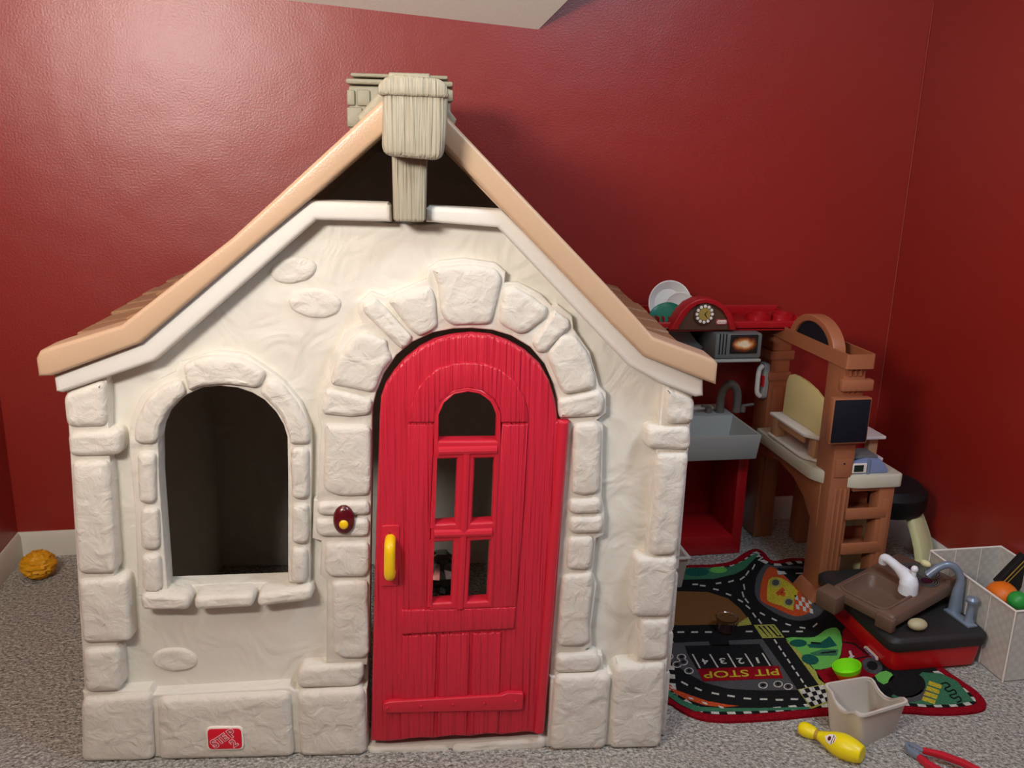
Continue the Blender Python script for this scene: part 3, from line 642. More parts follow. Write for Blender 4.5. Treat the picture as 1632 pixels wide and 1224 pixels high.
# pit stop
pr('print_apron', [(1052, 1026), (1215, 1019), (1243, 1058), (1271, 1100), (1215, 1101), (1160, 1098), (1124, 1089), (1096, 1074), (1065, 1052), (1050, 1040)], 1, 'grey')
pr('print_lot', [(1091, 1030), (1210, 1027), (1234, 1065), (1111, 1068), (1096, 1043)], 2, 'black'); pr('print_drive', [(1127, 1016), (1160, 1016), (1163, 1030), (1132, 1030)], 2, 'black')
pr('print_banner', [(1111, 1067), (1241, 1062), (1248, 1082), (1120, 1087)], 3, 'red')
for a, b in (((1102.4, 1043.6), (1114.3, 1065.7)), ((1130, 1043.6), (1142.8, 1064.8)), ((1158.4, 1042.7), (1171.3, 1064.8)), ((1186, 1042.7), (1199.8, 1064.8)), ((1213.6, 1041.8), (1227.4, 1064.4))):
    pr('print_bay_line', [a, (a[0] + 2.4, a[1]), (b[0] + 2.6, b[1]), b], 3, 'white')
def rtext(name, s, px0, px1, hpx, m, lvl):      # lettering on the rug that runs from px0 to px1 on the floor
    a, b = F(*px0, RZ), F(*px1, RZ); t = F(px0[0] + hpx[0], px0[1] + hpx[1], RZ)
    ux = (b - a); uy = (t - a); c = (a + b) / 2 + uy / 2
    n = len(s); w = ux.length
    X = Matrix(((ux.x, uy.x, 0, c.x), (ux.y, uy.y, 0, c.y), (0, 0, 1, RZ + 0.0008 + 0.0005 * lvl), (0, 0, 0, 1)))
    o = text(name, s, 1.0, m, rug, Matrix.Identity(4), 0.0002, 0.012)
    xs = [v.co.x for v in o.data.vertices]; ys = [v.co.y for v in o.data.vertices]
    S = Matrix.Diagonal((1 / (max(xs) - min(xs)), 1 / (max(ys) - min(ys)), 1, 1)) @ Matrix.Translation((-(max(xs) + min(xs)) / 2, -(max(ys) + min(ys)) / 2, 0))
    o.data.transform(MW[rug.name].inverted() @ X @ S); return o
rtext('lettering', 'PIT STOP', (1239, 1067), (1120, 1072), (3.5, 10.5), C_['yellow'], 5)
for s, px in (('1', (1208, 1049)), ('2', (1180, 1050)), ('3', (1152, 1050)), ('4', (1124, 1051))):
    rtext('lettering', s, (px[0] + (3 if s != '1' else -1), px[1]), (px[0] - (7 if s != '1' else 4.5), px[1] + 0.4), (4, 9), C_['white'], 4)
for cx, cy in ((1086, 1048), (1079, 1060), (1089, 1056), (1098, 1070), (1216, 1093), (1240, 1091), (1256, 1095), (1066, 1047)):
    pr('print_tyre', ell(cx, cy, 7.5, 5.2, 18), 2, 'white'); pr('print_tyre', ell(cx, cy, 5.8, 4, 16), 3, 'grey'); pr('print_tyre', ell(cx, cy, 3.4, 2.2, 12), 4, 'black')
pr('print_kerb', [(1065, 1090), (1079, 1101), (1101, 1109), (1127, 1118), (1160, 1124), (1177, 1126), (1153, 1128), (1124, 1125), (1096, 1116), (1078, 1107), (1065, 1097)], 2, 'orange')
pr('print_green', [(1065, 1100), (1087, 1116), (1114, 1127), (1160, 1129), (1215, 1129), (1290, 1127), (1290, 1131), (1160, 1135), (1108, 1134), (1085, 1124), (1065, 1110)], 1, 'teal')
for a in ((1067, 1095), (1096, 1111.5), (1118, 1119), (1144, 1125.5)): pr('print_kerb_stripe', [(a[0], a[1]), (a[0] + 8, a[1] + 2), (a[0] + 10, a[1] + 5), (a[0] + 3, a[1] + 3.5)], 3, 'white')
pr('print_green', [(1252, 1018), (1280, 1017), (1298, 1016), (1308, 1010), (1317, 1004), (1333, 1001), (1341, 1015), (1340, 1043), (1326, 1063), (1296, 1067), (1276, 1041)], 2, 'green', 2)
pr('print_green', [(1252, 1020), (1276, 1041), (1298, 1068), (1318, 1094), (1306, 1094), (1280, 1058)], 2, 'lime')
pr('print_tree', ell(1272, 1026, 14, 6, 14), 3, 'dteal'); pr('print_tree', [(1286, 1028), (1306, 1026), (1322, 1015), (1334, 1030), (1316, 1034), (1290, 1033)], 3, 'dteal'); pr('print_trunk', [(1292, 1024), (1308, 1025), (1308, 1028), (1292, 1027)], 4, 'black')
pr('print_tree', [(1290, 1042), (1310, 1036), (1336, 1036), (1334, 1046), (1300, 1046)], 3, 'teal'); pr('print_trunk', [(1308, 1041), (1332, 1038), (1332, 1041), (1308, 1043)], 4, 'black'); pr('print_tree', ell(1291, 1052, 14, 8, 14, 0.2), 4, 'dteal')
pr('print_red_car', [(1343, 1006), (1356, 1003), (1380, 1030), (1405, 1062), (1395, 1078), (1360, 1092), (1318, 1094), (1300, 1070), (1327, 1064), (1341, 1044)], 2, 'red', 2)
pr('print_mark', [(1352, 1039), (1356, 1038), (1358, 1045), (1362, 1047), (1356, 1052), (1352, 1049), (1355, 1046)], 4, 'white')
for pts in ([(1342, 1023), (1362, 1026), (1384, 1044), (1383, 1046), (1361, 1028), (1342, 1025)], [(1343, 1058), (1364, 1050), (1384, 1046), (1384, 1048), (1364, 1052), (1344, 1060)]): pr('print_line', pts, 4, 'black')
pr('print_wheel', ell(1390, 1062, 17, 12, 18, 0.4), 3, 'grey'); pr('print_wheel', ell(1390, 1062, 9, 7, 14, 0.4), 4, 'black')
pr('print_green', [(1394, 1078), (1412, 1070), (1425, 1080), (1408, 1092)], 3, 'green', 2)
cq = [(1273, 1101), (1312, 1093), (1322, 1118), (1293, 1128)]
pr('print_check_patch', [(1271, 1100), (1313, 1091), (1324, 1119), (1293, 1131)], 3, 'lime'); pr('print_check_patch', cq, 4, 'black')
for i in range(5):
    for j in range(4):
        if (i + j) % 2: continue
        g = lambda s, t: tuple((1 - s) * (1 - t) * cq[0][k] + s * (1 - t) * cq[1][k] + s * t * cq[2][k] + (1 - s) * t * cq[3][k] for k in (0, 1))
        pr('print_check', [g(i / 5, j / 4), g((i + 1) / 5, j / 4), g((i + 1) / 5, (j + 1) / 4), g(i / 5, (j + 1) / 4)], 5, 'white')
pr('print_green', [(1470, 1072), (1500, 1074), (1525, 1086), (1552, 1118), (1520, 1123), (1480, 1124), (1440, 1120), (1420, 1110)], 1, 'teal')
pr('print_road', ell(1445, 1092, 30, 21, 24), 2, 'black'); pr('print_kerb', ell(1462, 1110, 22, 8, 16, -0.3), 2, 'grey'); pr('print_road', ell(1443, 1091, 28, 20, 24), 3, 'black')
for i in range(4):
    o_ = (1481 - i * 3.3, 1086 + i * 8.2); pr('print_bar', [o_, (o_[0] + 20, o_[1] + 7), (o_[0] + 18.5, o_[1] + 13), (o_[0] - 2.5, o_[1] + 6)], 3, 'yellow')
sq = [(1500, 1090), (1508, 1088), (1514, 1093), (1506, 1097), (1512, 1102), (1520, 1099), (1524, 1105), (1514, 1108), (1520, 1113), (1528, 1110), (1532, 1116), (1526, 1119)]
MB().tube(smooth_path([F(x, y, RZ + 0.003) for x, y in sq], 4), 0.0018, 6).build('print_script', C_['black'], rug, world=True)
def dash(x, y, a, L=11, w=1.1, c='white'):
    ca, sa = math.cos(a), math.sin(a); q = [(-L / 2, -w), (L / 2, -w), (L / 2, w), (-L / 2, w)]
    pr('print_dash', [(x + u * ca - v * sa, y + u * sa + v * ca) for u, v in q], 1.5, c)
for x, y in ((1085, 1008), (1107, 1008), (1129, 1008), (1194, 1007), (1252, 1007), (1274, 1007)): dash(x, y, 0)
for i in range(8): dash(1236 + i * 7.0, 1023 + i * 10.4, 0.98, 8, 1.2)
for x, y, a in ((1202, 981, .95), (1211, 991, .95), (1192, 968, .7), (1180, 958, .5), (1161, 948, .35), (1141, 940, .2), (1120, 934, 0.1), (1108, 932, 0), (1234, 988, .45), (1256, 996, .3), (1279, 1001, .15), (1299, 997, -.7), (1215, 979, .5), (1145, 930, -.15), (1165, 927, -.3), (1183, 922, -.6), (1191, 914, -1), (1201, 904, -1.1), (1212, 891, -.6), (1186, 936, 1.4), (1184, 948, 1.3), (1190, 958, .9)): dash(x, y, a, 9)
for x, y, a in ((1091, 1090, .5), (1113, 1099, .4), (1140, 1106, .2), (1165, 1110, .15), (1191, 1114, .08), (1217, 1115, 0), (1242, 1116, 0), (1266, 1115, 0), (1070, 1078, .7), (1452, 1081, -1), (1450, 1092, -1), (1431, 1098, .1)): dash(x, y, a, 12, 1.3)

# ------------------------------------------------------------------ play kitchen
kit = empty('play_kitchen', (1.45, 2.85, 0)); tag(kit, 'toy kitchen with red clock shelf, grey sink, brown columns and white counter', 'play kitchen')
def K(): return MB()
def kb(b, name, m, parent=kit, bev=0.006, **k): return b.build(name, m, parent, bev=bev, world=True, **k)
# sink unit
cab = kb(K().box(1.10, 1.39, 3.05, 3.085, 0.03, 0.40), 'cabinet_back', M_KRED)
kb(K().box(1.352, 1.392, 2.83, 3.085, 0.0, 0.40), 'cabinet_side', M_KRED); kb(K().box(1.09, 1.135, 2.83, 3.085, 0.0, 0.40), 'cabinet_side', M_KRED)
kb(K().box(1.13, 1.36, 2.83, 3.05, 0.0, 0.075), 'cabinet_floor', M_KRED)
sb = MB(); o4 = lambda x0, x1, y0, y1, z: [Vector((x0, y0, z)), Vector((x1, y0, z)), Vector((x1, y1, z)), Vector((x0, y1, z))]
sb.loft([o4(1.085, 1.385, 2.765, 3.09, 0.392), o4(1.075, 1.393, 2.755, 3.09, 0.484), o4(1.083, 1.385, 2.764, 2.985, 0.484), o4(1.095, 1.372, 2.775, 2.975, 0.412)], True, True)
kb(sb, 'sink_basin', M_KGREY, bev=0.005); kb(K().box(1.075, 1.393, 2.985, 3.09, 0.470, 0.486), 'sink_deck', M_KGREY); kb(K().box(1.09, 1.375, 3.05, 3.085, 0.486, 0.500), 'sink_ledge', M_KSHELF, bev=0.004)
zf = 0.486; fa = YP(1146, 668, 3.02); fbx = YP(1172, 668, 3.02)
kb(K().tube(smooth_path([(fa.x, 3.02, zf), (fa.x, 3.02, zf + 0.06), (fa.x + 0.012, 3.02, zf + 0.095), ((fa.x + fbx.x) / 2, 3.02, zf + 0.108), (fbx.x - 0.012, 3.02, zf + 0.095), (fbx.x, 3.02, zf + 0.06), (fbx.x, 3.02, zf)], 5), 0.0155, 14), 'faucet', M_FAUC, bev=0)
for px, s in ((1124, -1), (1186, 1)):
    hp = YP(px, 664, 3.02); kb(K().tube([(hp.x - s * 0.01, 3.02, zf), (hp.x - s * 0.01, 3.02, zf + 0.022)], 0.012, 12).tube([(hp.x - s * 0.012, 3.02, zf + 0.022), (hp.x + s * 0.025, 3.0, zf + 0.034)], 0.006, 8), 'tap_handle', M_FAUC, bev=0)
# red shelf with clock arch
SYF = 2.84
def kp(px, Y): return [(YP(x, y, Y).x, YP(x, y, Y).z) for x, y in px]
zs0 = YP(1230, 527, SYF).z; zs1 = YP(1230, 512, SYF).z; xs1 = YP(1291, 520, SYF).x
shelf = kb(K().box(0.96, xs1, SYF, 3.10, zs0, zs0 + 0.014), 'top_shelf', M_KRED, bev=0.004)
kb(K().box(0.96, xs1, SYF, SYF + 0.012, zs0, zs1), 'shelf_lip', M_KRED, shelf); kb(K().box(xs1 - 0.012, xs1, SYF, 3.10, zs0, zs1), 'shelf_lip', M_KRED, shelf)
kb(K().box(0.96, xs1, 3.088, 3.10, zs0, zs1 + 0.012), 'shelf_back', M_KRED, shelf)
for tx in (1.44, 1.53):                                             # moulded cup rings on the shelf
    kb(K().lathe([(0.045, zs0 + 0.01), (0.045, zs1 + 0.003), (0.038, zs1 + 0.003), (0.038, zs0 + 0.01)], 24, Matrix.Translation((tx, 2.97, 0))), 'cup_ring', M_KRED, shelf, bev=0)
for i in range(7): kb(K().box(0.995 + i * 0.018, 0.999 + i * 0.018, 2.87, 2.95, zs0, zs1 + 0.012), 'plate_rack_bar', M_KRED, shelf, bev=0.001)
ar_o = [(1066, 525), (1074, 513), (1084, 496), (1096, 484), (1110, 477), (1124, 475), (1140, 478), (1154, 487), (1164, 499), (1172, 525)]
ar_i = [(1162, 525), (1158, 506), (1150, 494), (1138, 486), (1124, 482), (1110, 485), (1098, 494), (1088, 508), (1078, 525)]
ca = panel('clock_arch', [kp(ar_o + ar_i, SYF - 0.02)], SYF - 0.03, SYF + 0.03, M_KRED, kit, bev=0.003, world=True)
panel('clock_panel', [kp([(1070, 526)] + ar_i[::-1][1:-1] + [(1168, 526)], SYF - 0.02)], SYF - 0.018, SYF + 0.02, M_KBRD, ca, bev=0.002, world=True)
cc = YP(1121.5, 500, SYF - 0.02); RCK = 0.036
def disc(name, r, y, m, par, c=cc, n=32, th=0.004): return kb(K().prism(ell(c.x, c.z, r, r, n), y - th, y + 0.002, 'y'), name, m, par, bev=0.0)
disc('clock_rim', RCK, SYF - 0.020, M_KBRD, ca, th=0.006); disc('clock_face', RCK * 0.90, SYF - 0.027, mat('clock_dial', (74, 66, 60), 0.5), ca, th=0.001)
disc('clock_centre', RCK * 0.58, SYF - 0.0285, mat('clock_gold', (170, 146, 74), 0.4), ca, th=0.001)
for i in range(12):
    a = i * math.pi / 6; c_ = Vector((cc.x + RCK * 0.75 * math.sin(a), 0, cc.z + RCK * 0.75 * math.cos(a)))
    disc('hour_dot', RCK * 0.15, SYF - 0.0285, M_CREAMW, ca, c_, 12, 0.001)
for a, L in ((0.7, 0.4), (2.5, 0.46)):
    d = Vector((math.sin(a), 0, math.cos(a))); s = Vector((d.z, 0, -d.x)) * 0.0016; e = cc + d * RCK * L
    kb(K().add([Vector((p.x, SYF - 0.031, p.z)) for p in (cc - s, cc + s, e + s * 0.5, e - s * 0.5)], [(0, 1, 2, 3)]), 'clock_hand', M_BLACK, ca, bev=0)
lb = YP(1150, 513, SYF - 0.02)
pill = panel('maker_label', [roundpoly(rect(lb.x - 0.021, lb.x + 0.021, lb.z - 0.0095, lb.z + 0.0095), 0.009, 5)], SYF - 0.021, SYF - 0.016, mat('label_red', (176, 84, 84), 0.4), ca, bev=0.0005, world=True)
panel('label_field', [roundpoly(rect(lb.x - 0.0165, lb.x + 0.0165, lb.z - 0.0058, lb.z + 0.0058), 0.005, 5)], SYF - 0.022, SYF - 0.018, M_CREAMW, pill, bev=0.0004, world=True)
text('lettering', 'little tikes', 0.0072, M_BADGED, pill, Matrix.Translation((lb.x, SYF - 0.0224, lb.z)) @ FRONT, 0.0002, 0, world=True)
# microwave
MY = 2.80
mp_ = kp([(1142, 528), (1217, 527), (1215, 571), (1139, 571)], MY)
mw_ = kb(K().box(mp_[0][0], mp_[1][0], MY, 3.06, mp_[2][1], zs0), 'microwave', M_KGREYD, bev=0.008)
kb(K().box(mp_[0][0] - 0.003, mp_[1][0], MY - 0.004, 3.0, mp_[2][1] - 0.012, mp_[2][1] - 0.002), 'microwave_base', M_KGREY, mw_, bev=0.003)
wn = kp([(1165, 534), (1208, 534), (1206, 562), (1165, 562)], MY)
kb(K().box(wn[0][0], wn[1][0], MY - 0.006, MY + 0.004, wn[2][1], wn[0][1]), 'microwave_window', M_BLACK, mw_, bev=0.001)
kb(K().box(wn[0][0] + 0.004, wn[1][0] - 0.004, MY - 0.0075, MY, wn[2][1] + 0.004, wn[0][1] - 0.004), 'food_picture', M_FOOD, mw_, bev=0)
for px in (1149, 1154, 1159): q = kp([(px - 1, 529), (px + 1, 565)], MY); kb(K().box(q[0][0], q[0][0] + 0.0035, MY - 0.002, MY + 0.004, q[1][1], q[0][1] - 0.008), 'vent_slot', M_BLACK, mw_, bev=0)
hd = kp([(1040, 526), (1098, 526), (1112, 545), (1121, 553), (1117, 560), (1060, 560), (1040, 560)], 2.90)
panel('cooker_hood', [hd], 2.90, 3.05, M_KGREYD, kit, bev=0.004, world=True)
# rear column with toy telephone
kb(K().box(1.500, 1.575, 2.955, 3.06, 0.0, 0.80), 'rear_column', M_KBR); kb(K().box(1.490, 1.585, 2.945, 3.06, 0.70, 0.735), 'column_band', M_KBR)
kb(K().box(1.493, 1.582, 2.948, 3.06, 0.62, 0.655), 'column_band', M_KBR); kb(K().box(1.515, 1.56, 2.948, 2.965, 0.10, 0.60), 'column_panel', M_KBR)
# beam tray along the arm
bz0, bz1 = 0.800, 0.845
bt = roundpoly([(1.478, 2.425), (1.574, 2.425), (1.574, 3.05), (1.478, 3.05)], 0.012)
bt2 = offset(ccw(bt), 0.007); bm_ = MB(); bm_.loft([[Vector((x, y, bz0)) for x, y in ccw(bt)], [Vector((x, y, bz1)) for x, y in ccw(bt)], [Vector((x, y, bz1)) for x, y in bt2], [Vector((x, y, bz0 + 0.012)) for x, y in bt2]], True, True)
kb(bm_, 'beam_tray', M_KBR, bev=0.0, sharp=30)
yc, rA = 2.665, 0.152
arc_o = [(yc + rA * math.cos(t), bz1 - 0.03 + 0.70 * rA * math.sin(t)) for t in [math.pi * i / 20 for i in range(21)]]
arc_i = [(yc + 0.80 * rA * math.cos(t), bz1 - 0.03 + 0.55 * rA * math.sin(t)) for t in [math.pi * i / 20 for i in range(21)]]
am = panel('beam_arch', [arc_o + arc_i[::-1]], 1.482, 1.525, M_KBR, kit, bev=0.004, ax='x', world=True)
panel('arch_board', [arc_i], 1.492, 1.506, M_CHALK, am, bev=0.001, ax='x', world=True)
# front column
fc = kb(K().box(1.488, 1.562, 2.450, 2.552, 0.0085, 0.805), 'front_column', M_KBR)
kb(K().frus((1.462, 1.582, 2.43, 2.57), 0.0085, (1.483, 1.567, 2.444, 2.558), 0.05), 'column_foot', M_KBR, fc)
kb(K().box(1.474, 1.582, 2.430, 2.458, 0.727, 0.764), 'column_band', M_KBR, fc)
for x in (1.508, 1.525, 1.542):
    kb(K().box(x - 0.0045, x + 0.0045, 2.444, 2.455, 0.06, 0.40), 'flute', M_KBR, fc, bev=0.003); kb(K().box(x - 0.0045, x + 0.0045, 2.444, 2.455, 0.772, 0.80), 'flute', M_KBR, fc, bev=0.003)
    kb(K().box(x - 0.004, x + 0.004, 2.444, 2.455, 0.718, 0.728), 'flute', M_KBR, fc, bev=0.003)
kb(K().box(1.497, 1.553, 2.446, 2.455, 0.44, 0.50), 'column_panel', M_KBR, fc, bev=0.002); kb(K().ball((1.525, 2.445, 0.487), 0.003, 8), 'screw', M_BLACK, fc, bev=0)
cb = kb(K().box(1.449, 1.578, 2.425, 2.452, 0.560, 0.708), 'chalkboard', M_KBR, bev=0.003); kb(K().box(1.455, 1.573, 2.422, 2.43, 0.566, 0.703), 'chalk_surface', M_CHALK, cb, bev=0.001)
# counter
tp_ = roundpoly([(1.462, 2.95), (1.462, 2.535), (1.50, 2.470), (1.58, 2.436), (1.736, 2.436), (1.736, 2.95)], 0.02)
ct = kb(K().prism(tp_, 0.402, 0.445, 'z'), 'counter_top', M_KWHITE, bev=0.006)
kb(K().box(1.662, 1.716, 2.446, 2.500, 0.0, 0.402), 'counter_leg', M_KBR); kb(K().box(1.676, 1.704, 2.441, 2.45, 0.02, 0.36), 'leg_panel', M_KBR, bev=0.003)
kb(K().box(1.57, 1.715, 2.452, 2.49, 0.385, 0.402), 'counter_apron', M_KBR)
for z0 in (0.293, 0.171):
    rgs = kb(K().box(1.55, 1.697, 2.440, 2.452, z0, z0 + 0.040), 'rung', M_KBR); kb(K().box(1.55, 1.690, 2.452, 2.56, z0 + 0.004, z0 + 0.012), 'rung_shelf', M_KBR, rgs, bev=0.002)
    kb(K().box(1.55, 1.690, 2.548, 2.56, z0 + 0.004, z0 + 0.046), 'rung_shelf', M_KBR, rgs, bev=0.002)
br = [(2.955, 0.402), (2.50, 0.402), (2.50, 0.25), (2.555, 0.27), (2.60, 0.315), (2.68, 0.352), (2.80, 0.372), (2.955, 0.34)]
panel('counter_bracket', [br], 1.485, 1.512, M_KBR, kit, bev=0.004, ax='x', world=True)
kb(K().box(1.64, 1.72, 2.88, 2.95, 0.0, 0.402), 'counter_leg', M_KBR)
# hutch on the counter: two white shelves, tan posts, cream board
sh = roundpoly([(1.464, 2.86), (1.464, 2.61), (1.505, 2.555), (1.735, 2.555), (1.735, 2.86)], 0.008)
hs = kb(K().prism(sh, 0.448, 0.457, 'z'), 'hutch_shelf', M_KSHELF, bev=0.002); kb(K().prism(sh, 0.524, 0.533, 'z'), 'hutch_shelf', M_KSHELF, bev=0.002)
for x, y in ((1.47, 2.805), (1.492, 2.575), (1.685, 2.575), (1.685, 2.805)): kb(K().box(x, x + 0.034, y, y + 0.045, 0.457, 0.524), 'hutch_post', M_KTAN, bev=0.004)
kb(K().box(1.472, 1.484, 2.62, 2.82, 0.498, 0.524), 'hutch_rail', M_KTAN, bev=0.003); kb(K().box(1.57, 1.70, 2.60, 2.61, 0.457, 0.524), 'hutch_back', M_KRED2, bev=0.003)
bd_ = [(2.845, 0.533), (2.565, 0.533)] + [(2.565, 0.618), (2.572, 0.642), (2.592, 0.659), (2.64, 0.676), (2.70, 0.686), (2.76, 0.689), (2.80, 0.687), (2.825, 0.677), (2.838, 0.655)]
panel('cream_board', [bd_], 1.506, 1.518, M_CREAM, kit, bev=0.003, ax='x', world=True)
# telephone handset hung on the rear column
ph = empty('toy_telephone', (1.487, 2.985, 0.55)); tag(ph, 'small grey and white toy telephone hung on the brown rear column', 'telephone')
panel('phone_body', [roundpoly([(2.955, 0.550), (2.955, 0.685), (3.005, 0.685), (3.005, 0.550)], 0.018, 5)], 1.478, 1.4995, M_KGREY, ph, bev=0.005, ax='x', world=True)
MB().tube(smooth_path([(1.476, 2.968, 0.675), (1.462, 2.966, 0.660), (1.460, 2.966, 0.617), (1.462, 2.966, 0.575), (1.476, 2.968, 0.560)], 4), 0.009, 10).build('handset', M_KSHELF, ph, world=True)
for i in range(4):
    MB().box(1.475, 1.479, 2.978, 2.998, 0.570 + i * 0.024, 0.582 + i * 0.024).build('key_row', M_BLACK, ph, world=True)
MB().box(1.474, 1.480, 2.952, 2.97, 0.600, 0.640).build('phone_panel', M_KRED2, ph, world=True)
# plates in the rack
p = YP(1068, 498, 2.93)
o = MB().lathe([(0.0005, 0.0), (0.050, 0.002), (0.075, 0.022), (0.079, 0.022), (0.053, -0.004), (0.0005, -0.006)], 40, Matrix.Translation((p.x + 0.01, 2.985, zs0 + 0.072)) @ Matrix.Rotation(R(78), 4, 'X') @ Matrix.Rotation(R(0), 4, 'Y')).build('serving_plate', M_FROST); tag(o, 'pale frosted bowl standing on edge in the red shelf rack', 'bowl', 'dishes in the rack')
o = MB().lathe([(0.0005, 0.0), (0.045, 0.0), (0.060, 0.010), (0.063, 0.009), (0.047, -0.003), (0.0005, -0.003)], 36, Matrix.Translation((p.x + 0.038, 2.935, zs0 + 0.056)) @ Matrix.Rotation(R(70), 4, 'X') @ Matrix.Rotation(R(20), 4, 'Z')).build('small_plate', M_KSHELF); tag(o, 'smaller white plate leaning in front of the frosted bowl', 'plate', 'dishes in the rack')
o = MB().lathe([(0.0005, 0.0), (0.040, 0.0), (0.055, 0.010), (0.058, 0.009), (0.042, -0.003), (0.0005, -0.003)], 36, Matrix.Translation((p.x - 0.030, 2.885, zs0 + 0.042)) @ Matrix.Rotation(R(-30), 4, 'Y') @ Matrix.Rotation(R(32), 4, 'X')).build('small_plate', M_TEAL); tag(o, 'teal green plate tilted in the red shelf rack', 'plate', 'dishes in the rack')
# cash register on the counter
rg_ = empty('toy_register', (1.63, 2.50, 0.445)); tag(rg_, 'small blue grey toy checkout unit with a green screen on the white counter', 'toy register')
rp_ = [(-0.075, 0.0), (0.058, 0.0), (0.058, 0.012), (0.03, 0.046), (-0.02, 0.05), (-0.075, 0.036)]
MB().prism(rp_, -0.045, 0.05, 'y').build('register_body', M_LBLUE, rg_, bev=0.004)
MB().box(-0.072, -0.022, -0.049, -0.044, 0.006, 0.038).build('screen_bezel', M_KSHELF, rg_, bev=0.001)
MB().box(-0.066, -0.034, -0.051, -0.048, 0.011, 0.033).build('screen', mat('lcd_green', (18, 46, 34), 0.2), rg_, bev=0.0)
MB().box(-0.019, -0.012, -0.051, -0.044, 0.0, 0.052).build('trim_bar', M_SILV, rg_, bev=0.001)
MB().box(-0.07, 0.025, -0.03, 0.045, 0.046, 0.056).build('register_top', M_KGREYD, rg_, bev=0.003)
# black and cream stool
st = empty('toddler_stool', (1.850, 2.70, 0)); tag(st, 'black topped stool with curved pale cream legs behind the kitchen counter', 'stool')
MB().lathe([(0.02, 0.225), (0.135, 0.225), (0.145, 0.245), (0.145, 0.29), (0.12, 0.315), (0.02, 0.32)], 36).build('stool_seat', M_BLACK, st)
for a in (-10, 95, 215, 300):
    ca_, sa_ = math.cos(R(a)), math.sin(R(a)); rg2 = []
    for t in range(9):
        s = t / 8; rr_ = 0.105 + 0.075 * math.sin(s * 1.75); z = 0.24 * (1 - s); w = 0.032 + 0.010 * s
        c = Vector((rr_ * ca_, rr_ * sa_, z)); tn = Vector((-sa_, ca_, 0)); rd = Vector((ca_, sa_, 0))
        rg2.append([c + tn * w - rd * 0.016, c + tn * w + rd * 0.016, c - tn * w + rd * 0.016, c - tn * w - rd * 0.016])
    MB().loft(rg2).build('stool_leg', M_CREAMLEG, st, bev=0.008)

# ------------------------------------------------------------------ red and black sink box with grey faucet
bxr = empty('toy_sink_box', (1.64, 2.22, 0)); tag(bxr, 'red plastic toy sink box with a black top and grey faucet standing by the rug', 'toy sink')
sx0, sx1, sy0, sy1 = 1.497, 1.775, 2.035, 2.43
def rr4(x0, x1, y0, y1, z, r=0.03): return [Vector((a, b, z)) for a, b in roundpoly(rect(x0, x1, y0, y1), r, 4)]
MB().loft([rr4(sx0, sx1, sy0, sy1, 0.0085), rr4(sx0 - 0.012, sx1 + 0.004, sy0 - 0.010, sy1 + 0.01, 0.088)]).build('box_body', M_KRED2, bxr, bev=0.003, world=True)
MB().loft([rr4(sx0 - 0.022, sx1 + 0.012, sy0 - 0.018, sy1 + 0.02, 0.080, 0.034), rr4(sx0 - 0.024, sx1 + 0.014, sy0 - 0.020, sy1 + 0.022, 0.108, 0.036), rr4(sx0 - 0.012, sx1 + 0.004, sy0 - 0.008, sy1 + 0.01, 0.120, 0.03), rr4(sx0 + 0.02, sx1 - 0.03, sy0 + 0.03, sy1 - 0.02, 0.1195, 0.02)]).build('box_top', M_CHAR, bxr, bev=0.003, world=True)
lpx = F(1388, 1043, 0.05); lpp = XP(1388, 1043, sx0 - 0.006)
pll = panel('maker_label', [roundpoly([(lpp.y - 0.034, lpp.z - 0.011), (lpp.y + 0.034, lpp.z - 0.011), (lpp.y + 0.034, lpp.z + 0.011), (lpp.y - 0.034, lpp.z + 0.011)], 0.0105, 5)], sx0 - 0.0095, sx0 - 0.003, M_CREAMW, bxr, bev=0.0006, ax='x', world=True)
panel('label_field', [roundpoly([(lpp.y - 0.028, lpp.z - 0.007), (lpp.y + 0.028, lpp.z - 0.007), (lpp.y + 0.028, lpp.z + 0.007), (lpp.y - 0.028, lpp.z + 0.007)], 0.0065, 5)], sx0 - 0.0103, sx0 - 0.006, mat('label_blue', (70, 92, 170), 0.4), pll, bev=0.0003, ax='x', world=True)
text('lettering', 'little tikes', 0.012, M_CREAMW, pll, Matrix.Translation((sx0 - 0.0107, lpp.y, lpp.z)) @ Matrix(((0, 0, -1, 0), (-1, 0, 0, 0), (0, 1, 0, 0), (0, 0, 0, 1))), 0.0002, 0, world=True)
fz = 0.121
f0 = F(1519, 992, 0.13); f1 = F(1544, 1000, 0.13)
dk = [F(1503, 972, fz), F(1543, 1001, fz), F(1558, 999, fz), F(1518, 971, fz)]
MB().loft([[Vector((p.x, p.y, fz - 0.002)) for p in dk], [Vector((p.x, p.y, fz + 0.005)) for p in dk]]).build('faucet_plate', M_SILV, bxr, bev=0.002, world=True)
fb0 = F(1521, 973, fz)
hz = 0.155
tip = fb0 + Vector((-0.055, 0.05, 0)) * 1.0
pth = [(fb0.x, fb0.y, fz), (fb0.x, fb0.y, fz + 0.055), (fb0.x + 0.003, fb0.y, fz + 0.10), (fb0.x - 0.010, fb0.y + 0.006, fz + 0.132), (fb0.x - 0.034, fb0.y + 0.015, fz + 0.145), (fb0.x - 0.060, fb0.y + 0.024, fz + 0.132), (fb0.x - 0.085, fb0.y + 0.032, fz + 0.105)]
MB().tube(smooth_path(pth, 6), lerpn([0.020, 0.016, 0.0115, 0.011, 0.011, 0.0115, 0.012], 6), 16).build('faucet', M_SILV, bxr, world=True)
so = F(1543, 992, fz)
MB().lathe([(0.016, 0), (0.011, 0.012), (0.0095, 0.05), (0.0095, 0.062), (0.017, 0.064), (0.018, 0.072), (0.012, 0.079), (0.002, 0.081)], 20, Matrix.Translation((so.x, so.y, fz + 0.003))).build('pump', M_SILV, bxr, world=True)

